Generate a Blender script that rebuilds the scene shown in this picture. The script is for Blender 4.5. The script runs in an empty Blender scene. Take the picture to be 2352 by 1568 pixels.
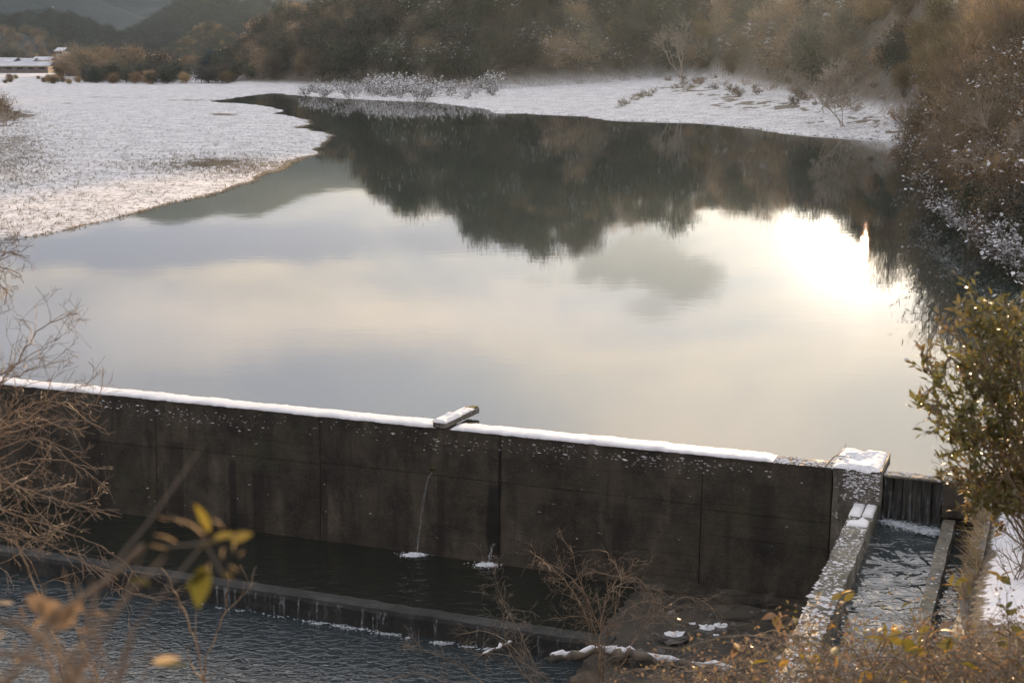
import bpy, math, random
import numpy as np
from mathutils import Vector

C = bpy.context.scene.collection
sc = bpy.context.scene
PI = math.pi

# ------------------------------------------------------------------ camera
H = 6.5                      # eye height above the reservoir water (z = 0)
FPX = 1422.2                 # 50 mm on a 36 mm sensor, in pixels of the 1024 wide frame
PITCH = math.atan(287 / FPX)
cam_d = bpy.data.cameras.new('camera')
cam = bpy.data.objects.new('camera', cam_d)
C.objects.link(cam)
cam.location = (0, 0, H)
cam.rotation_euler = (PI / 2 - PITCH, 0, 0)
cam_d.lens = 50; cam_d.sensor_width = 36
cam_d.clip_start = 0.1; cam_d.clip_end = 12000
cam_d.dof.use_dof = True
cam_d.dof.focus_distance = 40
cam_d.dof.aperture_fstop = 3.2
sc.camera = cam

# ------------------------------------------------------------------ sky and sun
SUN_EL = math.radians(7.0)
SUN_AZ = math.radians(14.2)          # to the right of the view direction
SUN = Vector((math.sin(SUN_AZ) * math.cos(SUN_EL), math.cos(SUN_AZ) * math.cos(SUN_EL), math.sin(SUN_EL)))
w = bpy.data.worlds.new('World'); sc.world = w
w.use_nodes = True
nt = w.node_tree; nt.nodes.clear()
def N(t, **k):
    n = nt.nodes.new(t)
    for a, b in k.items(): setattr(n, a, b)
    return n
L = nt.links.new
def V(n, val, i=0): n.inputs[i].default_value = val; return n
def math_(op, a, b=None, clamp=False):
    n = N('ShaderNodeMath', operation=op, use_clamp=clamp)
    for i, x in enumerate((a, b)):
        if x is None: continue
        if isinstance(x, (int, float)): n.inputs[i].default_value = x
        else: L(x, n.inputs[i])
    return n.outputs[0]
def mixc(fac, a, b, mode='MIX'):
    n = N('ShaderNodeMix', data_type='RGBA', blend_type=mode)
    for i, x in ((0, fac), (6, a), (7, b)):
        if isinstance(x, (int, float)): n.inputs[i].default_value = x
        elif isinstance(x, tuple): n.inputs[i].default_value = (*x, 1)
        else: L(x, n.inputs[i])
    return n.outputs[2]
def maprange(x, a, b, c=0., d=1., smooth=True):
    n = N('ShaderNodeMapRange', interpolation_type='SMOOTHSTEP' if smooth else 'LINEAR')
    L(x, n.inputs[0])
    for i, v in enumerate((a, b, c, d)): n.inputs[i + 1].default_value = v
    return n.outputs[0]
tc = N('ShaderNodeTexCoord')
sky = N('ShaderNodeTexSky', sky_type='NISHITA')
sky.sun_disc = False; sky.sun_elevation = SUN_EL; sky.sun_rotation = SUN_AZ
sky.air_density = 1.0; sky.dust_density = 1.0; sky.ozone_density = 1.5
sep = N('ShaderNodeSeparateXYZ'); L(tc.outputs['Generated'], sep.inputs[0])
zc = math_('ADD', math_('MAXIMUM', sep.outputs[2], 0.0), 0.10)
comb = N('ShaderNodeCombineXYZ')
L(math_('DIVIDE', sep.outputs[0], zc), comb.inputs[0]); L(math_('DIVIDE', sep.outputs[1], zc), comb.inputs[1])
def noise(vec, scale, detail, rough, dist=0.0, off=(0, 0, 0), sc3=(1, 1, 1)):
    m = N('ShaderNodeMapping'); m.inputs[1].default_value = off; m.inputs[3].default_value = sc3
    L(vec, m.inputs[0])
    n = N('ShaderNodeTexNoise'); L(m.outputs[0], n.inputs['Vector'])
    n.inputs['Scale'].default_value = scale; n.inputs['Detail'].default_value = detail
    n.inputs['Roughness'].default_value = rough; n.inputs['Distortion'].default_value = dist
    return n.outputs[0]
n1 = noise(comb.outputs[0], 0.55, 7, 0.5, 0.4, (3.1, 1.4, 0), (1.0, 0.8, 1))
n2 = noise(comb.outputs[0], 1.1, 6, 0.48, 0.4, (7.7, 2.2, 3), (0.8, 0.8, 1))
dot = N('ShaderNodeVectorMath', operation='DOT_PRODUCT'); L(tc.outputs['Generated'], dot.inputs[0]); dot.inputs[1].default_value = SUN
d0 = math_('MAXIMUM', dot.outputs['Value'], 0.0)
g1 = math_('POWER', d0, 16.0); g2 = math_('POWER', d0, 90.0); g3 = math_('POWER', d0, 900.0)
def scal(x, k): return math_('MULTIPLY', x, k)
bright = math_('MULTIPLY', math_('ADD', math_('ADD', scal(g1, 0.8), scal(g2, 0.3)), 5.1), math_('ADD', scal(math_('MINIMUM', math_('MAXIMUM', sep.outputs[2], 0.0), 0.36), 2.6), 0.5))
mask = maprange(n1, 0.30, 0.50, 0.80, 1.0)
shade = maprange(n2, 0.34, 0.60)
dark_c = (0.68, 0.70, 0.83); lit_c = (1.0, 0.86, 0.74)
cl = mixc(shade, dark_c, lit_c)
cmul = N('ShaderNodeVectorMath', operation='SCALE'); L(cl, cmul.inputs[0])
L(math_('MULTIPLY', bright, maprange(n2, 0.36, 0.64, 0.94, 1.22)), cmul.inputs[3])
blue = N('ShaderNodeVectorMath', operation='SCALE'); L(sky.outputs[0], blue.inputs[0]); L(maprange(sep.outputs[2], 0.2, 0.6, 0.5, 1.9), blue.inputs[3])
mask = math_('MULTIPLY', mask, maprange(sep.outputs[2], 0.33, 0.75, 1.0, 0.4))
mx = mixc(mask, blue.outputs[0], cmul.outputs[0])
gl = N('ShaderNodeVectorMath', operation='SCALE'); gl.inputs[0].default_value = (1.0, 0.87, 0.70); L(math_('ADD', scal(g2, 0.3), scal(g3, 12.0)), gl.inputs[3])
mx = mixc(1.0, mx, gl.outputs[0], 'ADD')
# one heavy dark cloud bank low over the ridge, ragged edge
nz = noise(tc.outputs['Generated'], 9.0, 6, 0.55, 0.3)
nz2 = noise(tc.outputs['Generated'], 22.0, 5, 0.55, 0.2)
rag = math_('ADD', math_('SUBTRACT', nz, 0.5), scal(math_('SUBTRACT', nz2, 0.5), 0.4))
for cdir, rx, rz, rag_k, fac, soft, ccol in (((-.08, .97, .185), .34, .030, 1.8, .55, .9, (8.4, 7.0, 5.9)), ((-.30, .95, .112), .14, .010, 1.8, .5, .9, (7.0, 6.0, 5.2)), ((-.20, .97, .128), .20, .018, 1.6, .95, .45, (2.2, 2.3, 3.0)), ((.02, .985, .127), .12, .014, 1.8, .9, .35, (2.0, 2.1, 2.8)), ((.098, .984, .150), .075, .032, 3.0, .92, .40, (.8, .9, 1.3)), ((.118, .984, .158), .050, .026, 2.4, .9, .4, (.8, .9, 1.3)), ((.100, .984, .172), .034, .022, 2.0, .6, .5, (1.5, 1.6, 2.0)),
                                            ((-.03, .97, .235), .17, .030, 1.6, .35, .8, (4.2, 4.5, 4.9)), ((.27, .93, .245), .12, .05, 1.5, .45, .8, (4.0, 4.2, 4.6)), ((-.33, .93, .19), .12, .018, 1.5, .4, .8, (4.0, 4.1, 4.7)), ((-.30, .95, .060), .3, .02, 1.5, .3, .8, (4.2, 4.1, 4.3))):
    cv_ = N('ShaderNodeVectorMath', operation='SUBTRACT'); L(tc.outputs['Generated'], cv_.inputs[0]); cv_.inputs[1].default_value = cdir
    cs_ = N('ShaderNodeVectorMath', operation='MULTIPLY'); L(cv_.outputs[0], cs_.inputs[0]); cs_.inputs[1].default_value = (1 / rx, 1.2 / (rx + rz), 1 / rz)
    cl_ = N('ShaderNodeVectorMath', operation='LENGTH'); L(cs_.outputs[0], cl_.inputs[0])
    cf = maprange(math_('ADD', cl_.outputs['Value'], scal(rag, rag_k)), 1.0 - soft, 1.0 + soft * .4, fac, 0.0)
    mx = mixc(cf, mx, ccol)
bg = N('ShaderNodeBackground'); L(mx, bg.inputs[0]); bg.inputs[1].default_value = 0.10
wo = N('ShaderNodeOutputWorld'); L(bg.outputs[0], wo.inputs[0])

sd = bpy.data.lights.new('sun', 'SUN'); so = bpy.data.objects.new('sun', sd); C.objects.link(so)
sd.energy = 4.2; sd.angle = math.radians(0.6); sd.color = (1.0, 0.66, 0.36)
so.rotation_euler = (-SUN).to_track_quat('-Z', 'Y').to_euler()
so.location = (30, 120, 60)

sc.view_settings.view_transform = 'Standard'; sc.view_settings.look = 'None'
sc.view_settings.exposure = 1.16; sc.view_settings.gamma = 1.0
sc.view_settings.use_curve_mapping = False
sc.render.engine = 'CYCLES'
sc.cycles.use_denoising = True
sc.cycles.max_bounces = 6; sc.cycles.diffuse_bounces = 2; sc.cycles.glossy_bounces = 3
sc.cycles.transmission_bounces = 3; sc.cycles.volume_bounces = 1; sc.cycles.transparent_max_bounces = 6
sc.cycles.sample_clamp_indirect = 6
sc.cycles.use_adaptive_sampling = True

# ------------------------------------------------------------------ helpers
rs = np.random.RandomState
CP, SP = math.cos(PITCH), math.sin(PITCH)
K = 1024 / 2352                       # measurements taken on a 2352 wide view of the photograph
def ray(x, y):
    a = (x - 512) / FPX; b = -(y - 341) / FPX
    return np.array([a, CP + b * SP, -SP + b * CP])
O3 = np.array([0, 0, H])
def at_z(x, y, z=0.0):
    d = ray(x, y); return O3 + d * ((z - H) / d[2])
def at_y(x, y, Y):
    d = ray(x, y); return O3 + d * (Y / d[1])
def smooth(x, a, b):
    t = np.clip((np.asarray(x, float) - a) / (b - a), 0, 1); return t * t * (3 - 2 * t)

_perm = rs(5).permutation(4096)
_val = rs(6).rand(4096)
def vnoise(x, y):
    xi = np.floor(x).astype(int); yi = np.floor(y).astype(int)
    fx = x - xi; fy = y - yi
    fx = fx * fx * (3 - 2 * fx); fy = fy * fy * (3 - 2 * fy)
    h = lambda i, j: _val[(_perm[i & 4095] + j * 57) & 4095]
    return (h(xi, yi) * (1 - fx) + h(xi + 1, yi) * fx) * (1 - fy) + (h(xi, yi + 1) * (1 - fx) + h(xi + 1, yi + 1) * fx) * fy
def fbm(x, y, o=4, g=0.5):
    s = 0; a = 1; t = 0
    for k in range(o):
        s = s + a * vnoise(x * 2 ** k + 17.3 * k, y * 2 ** k + 9.1 * k); t += a; a *= g
    return s / t

class MB:
    """collects polygons, then links them as ONE mesh object"""
    def __init__(s): s.v = []; s.f = []; s.m = []; s.n = 0
    def add(s, v, f, m=0):
        v = np.asarray(v, float); f = np.asarray(f, int)
        if len(f) == 0: return s
        s.v.append(v); s.f.append(f + s.n); s.m.append(np.full(len(f), m)); s.n += len(v); return s
    def box(s, x0, x1, y0, y1, z0, z1, m=0):
        v = [(x, y, z) for x in (x0, x1) for y in (y0, y1) for z in (z0, z1)]
        return s.add(v, [(0, 1, 3, 2), (4, 6, 7, 5), (0, 4, 5, 1), (2, 3, 7, 6), (0, 2, 6, 4), (1, 5, 7, 3)], m)
    def tube(s, pts, r, n=4, m=0):
        p = np.asarray(pts, float); k = len(p)
        r = np.broadcast_to(np.asarray(r, float), (k,))
        t = np.gradient(p, axis=0); t /= np.linalg.norm(t, axis=1)[:, None] + 1e-9
        a = np.cross(t, np.array([0.31, 0.17, 0.93])); a /= np.linalg.norm(a, axis=1)[:, None] + 1e-9
        b = np.cross(t, a)
        th = np.arange(n) * 2 * PI / n
        ring = p[:, None] + r[:, None, None] * (a[:, None] * np.cos(th)[None, :, None] + b[:, None] * np.sin(th)[None, :, None])
        i = np.arange(k - 1)[:, None] * n; j = np.arange(n)[None]; j2 = (j + 1) % n
        q = np.stack([i + j, i + j2, i + n + j2, i + n + j], -1).reshape(-1, 4)
        return s.add(ring.reshape(-1, 3), q, m)
    def grid(s, P, m=0):
        a, b = P.shape[:2]
        i = np.arange(a - 1)[:, None] * b; j = np.arange(b - 1)[None]
        q = np.stack([i + j, i + j + 1, i + b + j + 1, i + b + j], -1).reshape(-1, 4)
        return s.add(P.reshape(-1, 3), q, m)
    def mesh(s, name, mats, smooth_=False):
        me = bpy.data.meshes.new(name)
        v = np.concatenate(s.v)
        me.vertices.add(len(v)); me.vertices.foreach_set('co', v.astype('f').ravel())
        lens = np.concatenate([np.full(len(f), f.shape[1]) for f in s.f])
        loops = np.concatenate([f.ravel() for f in s.f])
        me.loops.add(len(loops)); me.loops.foreach_set('vertex_index', loops.astype('i'))
        st = np.concatenate([[0], np.cumsum(lens)[:-1]])
        me.polygons.add(len(lens)); me.polygons.foreach_set('loop_start', st.astype('i'))
        me.polygons.foreach_set('material_index', np.concatenate(s.m).astype('i'))
        me.polygons.foreach_set('use_smooth', np.full(len(lens), bool(smooth_)))
        for m in (mats if isinstance(mats, (list, tuple)) else [mats]): me.materials.append(m)
        me.update(calc_edges=True)
        return me
    def obj(s, name, mats, parent=None, smooth_=False):
        o = bpy.data.objects.new(name, s.mesh(name, mats, smooth_)); C.objects.link(o)
        if parent: o.parent = parent
        return o

def link(name, me, parent=None, loc=None):
    o = bpy.data.objects.new(name, me); C.objects.link(o)
    if parent: o.parent = parent
    if loc is not None: o.location = loc
    return o
def tag(o, label=None, cat=None, group=None, kind=None):
    if label: o['label'] = label
    if cat: o['category'] = cat
    if group: o['group'] = group
    if kind: o['kind'] = kind
    return o
def thing(name, label, cat, loc=(0, 0, 0), rz=0, group=None):
    o = bpy.data.objects.new(name, None); C.objects.link(o)
    o.location = loc; o.rotation_euler = (0, 0, rz); o.empty_display_size = 0.2
    return tag(o, label, cat, group)
def dup(root, loc, rz=0, scale=1, label=None, group=None):
    r = root.copy(); C.objects.link(r); r.location = loc; r.rotation_euler = (0, 0, rz)
    r.scale = (scale,) * 3 if isinstance(scale, (int, float)) else scale
    if label: r['label'] = label
    if group: r['group'] = group
    for ch in kids[root]:
        c = ch.copy(); C.objects.link(c); c.parent = r
    return r
kids = {}

def quads(cent, size, rng, asp=2.0, up=0.0, diamond=True, dirs=None, fold=0.0):
    """leaf shaped faces of random facing about the given centres"""
    n = len(cent)
    nrm = rng.randn(n, 3); nrm[:, 2] += up * 3; nrm /= np.linalg.norm(nrm, axis=1)[:, None]
    t = rng.randn(n, 3) if dirs is None else dirs + 0.35 * rng.randn(n, 3)
    t -= nrm * (t * nrm).sum(1)[:, None]; t /= np.linalg.norm(t, axis=1)[:, None] + 1e-9
    b = np.cross(nrm, t)
    s = np.broadcast_to(size, (n,))[:, None]
    l = t * s * 0.5; wd = b * s * 0.5 / asp
    if diamond: v = np.stack([cent - l, cent + wd - l * .1, cent + l, cent - wd - l * .1], 1)
    else: v = np.stack([cent - l - wd, cent - l + wd, cent + l + wd, cent + l - wd], 1)
    return v.reshape(-1, 3), np.arange(4 * n).reshape(n, 4)

def limb(rng, p, d, length, r, lev, out, bend=0.25, kids_n=(3, 5), up=0.1, shrink=0.62, spread=0.75, seg=5):
    p = np.asarray(p, float); d = np.asarray(d, float); d = d / np.linalg.norm(d)
    pts = [p]; dd = d.copy(); ds = []
    for k in range(seg):
        dd = dd + bend * rng.randn(3) * 0.5 + np.array([0, 0, up * 0.3]); dd /= np.linalg.norm(dd)
        pts.append(pts[-1] + dd * length / seg); ds.append(dd)
    pts = np.array(pts); rad = np.linspace(r, r * 0.45, seg + 1)
    out.append((pts, rad, lev))
    if lev > 0:
        for k in range(rng.randint(kids_n[0], kids_n[1] + 1)):
            u = rng.uniform(0.3, 1.0); i = min(int(u * seg), seg - 1)
            q = pts[i] + (pts[i + 1] - pts[i]) * (u * seg - i)
            nd = ds[i] + spread * rng.randn(3) * 0.8 + np.array([0, 0, up])
            limb(rng, q, nd, length * shrink * rng.uniform(0.7, 1.15), max(rad[i] * 0.6, r * .3), lev - 1, out, bend, kids_n, up, shrink, spread, max(3, seg - 1))

# ------------------------------------------------------------------ materials
class MT:
    def __init__(s, name):
        s.m = bpy.data.materials.new(name); s.m.use_nodes = True
        s.t = s.m.node_tree; s.b = s.t.nodes['Principled BSDF']; s.out = s.t.nodes['Material Output']
        s.pos = None
    def n(s, t, **k):
        n = s.t.nodes.new(t)
        for a, b in k.items(): setattr(n, a, b)
        return n
    def l(s, a, b): s.t.links.new(a, b)
    def co(s, scale=(1, 1, 1), kind='pos'):
        if kind == 'pos': g = s.n('ShaderNodeNewGeometry').outputs['Position']
        else: g = s.n('ShaderNodeTexCoord').outputs['Object']
        m = s.n('ShaderNodeMapping'); m.inputs[3].default_value = scale; s.l(g, m.inputs[0]); return m.outputs[0]
    def noise(s, scale, detail=4, rough=0.55, sc3=(1, 1, 1), kind='pos', dist=0.0):
        n = s.n('ShaderNodeTexNoise'); s.l(s.co(sc3, kind), n.inputs['Vector'])
        n.inputs['Scale'].default_value = scale; n.inputs['Detail'].default_value = detail; n.inputs['Roughness'].default_value = rough
        n.inputs['Distortion'].default_value = dist
        return n.outputs[0]
    def mr(s, x, a, b, c=0., d=1.):
        n = s.n('ShaderNodeMapRange', interpolation_type='SMOOTHSTEP'); s.l(x, n.inputs[0])
        for i, v in enumerate((a, b, c, d)): n.inputs[i + 1].default_value = v
        return n.outputs[0]
    def ma(s, op, a, b):
        n = s.n('ShaderNodeMath', operation=op)
        for i, x in enumerate((a, b)):
            if isinstance(x, (int, float)): n.inputs[i].default_value = x
            else: s.l(x, n.inputs[i])
        return n.outputs[0]
    def mix(s, f, a, b, mode='MIX'):
        n = s.n('ShaderNodeMix', data_type='RGBA', blend_type=mode)
        for i, x in ((0, f), (6, a), (7, b)):
            if isinstance(x, (int, float)): n.inputs[i].default_value = x
            elif isinstance(x, tuple): n.inputs[i].default_value = (*x, 1)
            else: s.l(x, n.inputs[i])
        return n.outputs[2]
    def col(s, c):
        if isinstance(c, tuple): s.b.inputs['Base Color'].default_value = (*c, 1)
        else: s.l(c, s.b.inputs['Base Color'])
        return s
    def set(s, **k):
        for a, b in k.items():
            i = s.b.inputs[a.replace('_', ' ')]
            if isinstance(b, (int, float, tuple)): i.default_value = b
            else: s.l(b, i)
        return s
    def bump(s, h, strength, dist=0.05):
        n = s.n('ShaderNodeBump'); n.inputs['Strength'].default_value = strength; n.inputs['Distance'].default_value = dist
        s.l(h, n.inputs['Height']); s.l(n.outputs[0], s.b.inputs['Normal']); return s

def leaf_mat(name, c1, c2, scale=0.6, trans=0.25, rough=0.6, c3=None, kind='pos', vary=0.0):
    m = MT(name)
    c = m.mix(m.mr(m.noise(scale, 3, kind=kind), 0.38, 0.62), c1, c2)
    if c3:
        c = m.mix(m.mr(m.noise(scale * 0.23, 2, kind=kind), 0.42, 0.60), c, c3)
    rnd = m.n('ShaderNodeObjectInfo').outputs['Random']; tone = m.n('ShaderNodeVectorMath', operation='SCALE'); m.l(c, tone.inputs[0])
    if vary: m.l(m.ma('ADD', m.ma('MULTIPLY', m.ma('MULTIPLY', rnd, rnd), vary * 1.5), 1 - vary * .5), tone.inputs[3]); c = tone.outputs[0]
    m.col(c).set(Roughness=rough)
    if trans:
        tr = m.n('ShaderNodeBsdfTranslucent'); m.l(c, tr.inputs[0])
        ms = m.n('ShaderNodeMixShader'); ms.inputs[0].default_value = trans
        m.l(m.b.outputs[0], ms.inputs[1]); m.l(tr.outputs[0], ms.inputs[2]); m.l(ms.outputs[0], m.out.inputs[0])
    return m.m
def plain(name, c1, c2, scale=3.0, rough=0.8, bump=0.0, bscale=30, sc3=(1, 1, 1)):
    m = MT(name); m.col(m.mix(m.mr(m.noise(scale, 5, sc3=sc3), 0.35, 0.65), c1, c2)).set(Roughness=rough)
    if bump: m.bump(m.noise(bscale, 4, sc3=sc3), bump, 0.02)
    return m.m

M = {}
s_ = MT('snow'); s_.col(s_.mix(s_.mr(s_.noise(1.2, 4), .35, .65), (0.80, 0.80, 0.82), (0.72, 0.73, 0.77))).set(Roughness=0.65)
s_.bump(s_.noise(9, 5), 0.5, 0.05); M['snow'] = s_.m
M['leaf_snow'] = plain('snow_on_leaves', (0.75, 0.76, 0.8), (0.65, 0.66, 0.7), rough=.7)

def concrete(name, base, dark, moss, snowy=0.0, streak=1.0, runs=()):
    m = MT(name)
    c = m.mix(m.mr(m.noise(1.6, 6, .6), .35, .68), base, dark)
    st = m.noise(1.0, 5, .62, (3.2, 3.2, 0.22), dist=.4)          # long run-off streaks
    c = m.mix(m.ma('MULTIPLY', m.mr(st, .50, .66), 0.8 * streak), c, dark)
    pal = m.noise(0.8, 6, .65, (1.7, 1.7, .55))
    c = m.mix(m.ma('MULTIPLY', m.mr(pal, .50, .70), .75), c, tuple(min(1, x * 2.3) for x in base))
    c = m.mix(m.ma('MULTIPLY', m.mr(m.noise(0.7, 5, .6), .54, .70), .6), c, moss)
    grain = m.noise(4.0, 6, .7, (.5, .5, 6.0))
    c = m.mix(m.mr(grain, .52, .75, 0, .45), c, dark)
    pit = m.n('ShaderNodeTexVoronoi'); m.l(m.co((7, 7, 9)), pit.inputs['Vector']); pit.inputs['Scale'].default_value = 1
    c = m.mix(m.mr(pit.outputs[0], .05, .16, .8, 0.0), c, tuple(x * .35 for x in dark))
    gr = m.noise(26.0, 5, .75, (.7, .7, 2.2)); c = m.mix(m.mr(gr, .50, .70, 0, .6), c, tuple(min(1, x * 2.2) for x in base)); c = m.mix(m.mr(gr, .30, .46, .75, 0), c, tuple(x * .6 for x in dark))
    if snowy:
        c = m.mix(m.ma('MULTIPLY', m.mr(m.noise(9, 6, .7), .60, .64), snowy), c, (.75, .76, .8))
    if runs:
        ob = m.n('ShaderNodeTexCoord').outputs['Object']; sx = m.n('ShaderNodeSeparateXYZ'); m.l(ob, sx.inputs[0]); wob = m.noise(1.5, 5, .6, (2, 2, .8))
        for u0, wd, z0, k in runs:
            d = m.ma('ABSOLUTE', m.ma('ADD', m.ma('SUBTRACT', sx.outputs[0], u0), m.ma('MULTIPLY', m.ma('SUBTRACT', wob, .5), wd * 1.6)), 0)
            mk = m.ma('MULTIPLY', m.mr(d, wd * .55, wd, k, 0), m.mr(m.ma('ADD', sx.outputs[2], m.ma('MULTIPLY', wob, .3)), z0 - .12 + .15, z0 + .15, 1, 0))
            c = m.mix(mk, c, tuple(x * .55 for x in dark))
    m.col(c).set(Roughness=m.mr(m.noise(2, 3), .3, .7, .55, .9))
    m.bump(m.ma('ADD', m.noise(24, 6, .7), m.ma('MULTIPLY', grain, .5)), .5, .012)
    return m.m
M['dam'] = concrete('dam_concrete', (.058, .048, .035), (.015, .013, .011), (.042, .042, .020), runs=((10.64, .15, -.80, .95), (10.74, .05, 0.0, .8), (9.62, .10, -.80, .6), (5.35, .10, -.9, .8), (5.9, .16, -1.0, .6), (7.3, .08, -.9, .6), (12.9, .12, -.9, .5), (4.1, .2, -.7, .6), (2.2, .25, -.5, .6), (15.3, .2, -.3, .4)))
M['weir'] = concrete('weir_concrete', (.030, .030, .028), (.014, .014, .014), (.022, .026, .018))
M['side'] = concrete('channel_concrete', (.15, .135, .105), (.05, .047, .038), (.07, .085, .035), snowy=.9)
M['pier'] = concrete('pier_concrete', (.16, .145, .12), (.055, .05, .045), (.08, .085, .05), snowy=.8)
M['gate'] = plain('wet_dark_boards', (.022, .022, .022), (.05, .047, .042), 2.5, .35, .4, 20, (4, 4, .5))
M['void'] = plain('dark_fill', (.02, .019, .017), (.035, .033, .03), 3)  # one dark tone for joints, holes, recess and windows
M['bark'] = plain('grey_brown_bark', (.16, .125, .09), (.26, .21, .16), 12, .85, .4, 60)
M['twig'] = plain('tan_twig', (.30, .215, .14), (.17, .12, .085), 8, .7)
M['twig_grey'] = plain('grey_twig', (.22, .18, .145), (.13, .105, .085), 3, .8)
M['trunk'] = plain('dark_trunk', (.06, .05, .04), (.10, .085, .07), 2, .9)
M['ever'] = leaf_mat('dark_evergreen_leaves', (.016, .026, .014), (.044, .048, .022), .5, .2, .5, (.05, .04, .026), vary=.85)
M['hazed_cedar'] = leaf_mat('haze_blue_cedar', (.009, .021, .025), (.020, .030, .031), .3, .15, .8, vary=.85)  # haze blue is put into the leaf colour of these far trees
M['brown'] = leaf_mat('brown_winter_twigs', (.20, .14, .092), (.31, .23, .155), .35, .45, .8, (.11, .10, .07), vary=.85)
M['olive'] = leaf_mat('olive_brown_leaves', (.19, .15, .07), (.29, .21, .11), .4, .45, .7, (.23, .15, .09), vary=.85)
M['bank_leaf'] = leaf_mat('rust_brown_leaves', (.15, .092, .052), (.27, .185, .11), .9, .42, .7, (.10, .078, .05), vary=.85)
M['shrub_leaf'] = leaf_mat('glossy_green_leaf', (.095, .098, .03), (.19, .18, .055), 3.0, .45, .36, (.21, .16, .07))
M['yellow_leaf'] = leaf_mat('yellow_green_leaf', (.24, .19, .035), (.14, .13, .03), 6.0, .4, .5)
M['orange_leaf'] = leaf_mat('orange_yellow_leaf', (.50, .27, .035), (.38, .24, .05), 6.0, .4, .5)
M['dry_leaf'] = leaf_mat('dry_brown_leaf', (.29, .21, .135), (.19, .125, .08), 5.0, .45, .7)
M['pale_leaf'] = leaf_mat('pale_cream_leaf', (.60, .47, .32), (.45, .34, .2), 5.0, .5, .6)
M['straw'] = leaf_mat('straw', (.36, .28, .16), (.24, .18, .105), 2, .3, .8)
M['stubble'] = leaf_mat('stubble', (.30, .25, .18), (.17, .145, .11), 1.2, .2, .85)
M['foam'] = plain('white_foam', (.50, .54, .58), (.25, .28, .31), 14, .5, .6, 30)
M['spray'] = plain('white_spray', (.80, .83, .86), (.60, .64, .70), 14, .5)
M['roof_snow'] = plain('thin_roof_snow', (.50, .52, .58), (.38, .40, .45), .3, .7)
M['wood'] = plain('weathered_wood', (.16, .13, .10), (.08, .07, .06), 6, .8, .4, 25)
M['stone'] = plain('grey_stone', (.16, .15, .14), (.09, .085, .08), 4, .85, .5, 14)
M['moss'] = plain('moss', (.10, .11, .03), (.16, .14, .06), 14, .95, .5, 60)

def water(name, deep, ior, layers, rough=.02):
    m = MT(name); m.col(deep).set(Roughness=rough, IOR=ior)
    h = None
    for sc3, scale, amp, det, dist in layers:
        x = m.ma('MULTIPLY', m.noise(scale, det, .5, sc3, dist=dist), amp)
        h = x if h is None else m.ma('ADD', h, x)
    m.bump(h, 1.0, 1.0)
    return m.m
M['reservoir'] = water('still_reservoir_water', (.03, .042, .038), 1.85, [((.8, 1.5, 1), 1.6, .0008, 2, .2), ((.12, .3, 1), 1.0, .0022, 2, 0)])
M['pool'] = water('dark_pool_water', (.016, .018, .015), 1.45, [((1, 1.7, 1), 3.2, .030, 3, .8), ((1, 1, 1), .7, .02, 2, 0)])
M['river'] = water('rippled_river_water', (.028, .038, .043), 1.6, [((1, 1.6, 1), 4.6, .024, 3, 1.0), ((1, 1, 1), 9, .006, 2, .4)])
M['chute'] = water('flowing_channel_water', (.04, .05, .055), 1.8, [((1, 1.5, 1), 2.2, .06, 3, .8), ((2.2, .6, 1), 1.6, .06, 2, .6)])

# ------------------------------------------------------------------ shoreline of the reservoir, traced, on z = 0
SH = [(-40, 243), (0, 240), (27.6, 237.3), (68.9, 229.7), (107, 220.5), (134.7, 213.6), (162.3, 205.2), (191.4, 199), (222, 191.4), (251, 182.2), (274, 171.5),
      (291, 164.6), (312, 156.2), (319, 151.6), (320.7, 145.4), (329, 139.3), (331.5, 134.7), (326, 132.4), (311, 130.1), (295.5, 127.8), (306, 124.8), (308.5, 121),
      (300, 117.9), (288, 115.6), (269.5, 113.6), (283, 111), (272.5, 107.2), (248, 104.1), (222, 102.9), (206, 101.5), (222, 99.2), (236, 97.2), (263, 93.9), (272, 92.5),
      (274, 92.6), (300, 95.5), (340, 98), (392, 100.3), (417, 101), (432, 102), (462, 105.6), (490, 109.5), (494, 113), (524, 112.5), (536, 114), (583, 115.6), (600, 119),
      (625, 120.5), (680, 121.8), (726, 125), (750, 128), (787, 133.2), (825, 136.3), (864, 138.6), (910, 141), (925, 140.5), (931, 149), (925, 153), (914, 167), (919, 179), (928, 187),
      (940, 199), (948, 210), (956, 214.4), (963, 226.6), (975.5, 232.7), (989, 240), (1005, 250), (1024, 262)]
shore = [tuple(at_z(x, y)[:2]) for x, y in SH]
shore = [(-34, 28), (-27, 36)] + shore + [(13.5, 36), (11.5, 29), (9.2, 24), (8.4, 20.5)]
_fine = []; _r = np.random.RandomState(9)
for a_, b_ in zip(shore[:-1], shore[1:]):
    a_ = np.array(a_); b_ = np.array(b_); l_ = np.linalg.norm(b_ - a_); n_ = int(np.clip(l_ / 1.3, 1, 14)); nn = np.array([-(b_ - a_)[1], (b_ - a_)[0]]) / l_
    for q_ in range(n_): _fine.append(a_ + (b_ - a_) * q_ / n_ + nn * (_r.uniform(-.22, .22) * min(1, l_ / 3) if q_ else 0) * (1 + a_[1] / 90))
shore = np.array(_fine + [np.array(shore[-1])])
DA = at_z(0, 383, .06); DB = at_z(773, 461, .06)
DU = (DB - DA) / np.linalg.norm(DB - DA); DU[2] = 0
DV = np.array([DU[1], -DU[0], 0])
DA0 = np.array([DA[0], DA[1], 0])
def dw(u, v, z=0.0): return DA0 + DU * u + DV * v + np.array([0, 0, z])
DRZ = math.atan2(DU[1], DU[0])       # local x = u along the dam, local y = -v (upstream)
def on_dam(px, py):                  # where a sight line meets the downstream face
    d = ray(px, py); k = np.dot(DA0 - O3, DV) / np.dot(d, DV); P = O3 + k * d
    return np.dot(P - DA0, DU), P[2]
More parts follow.
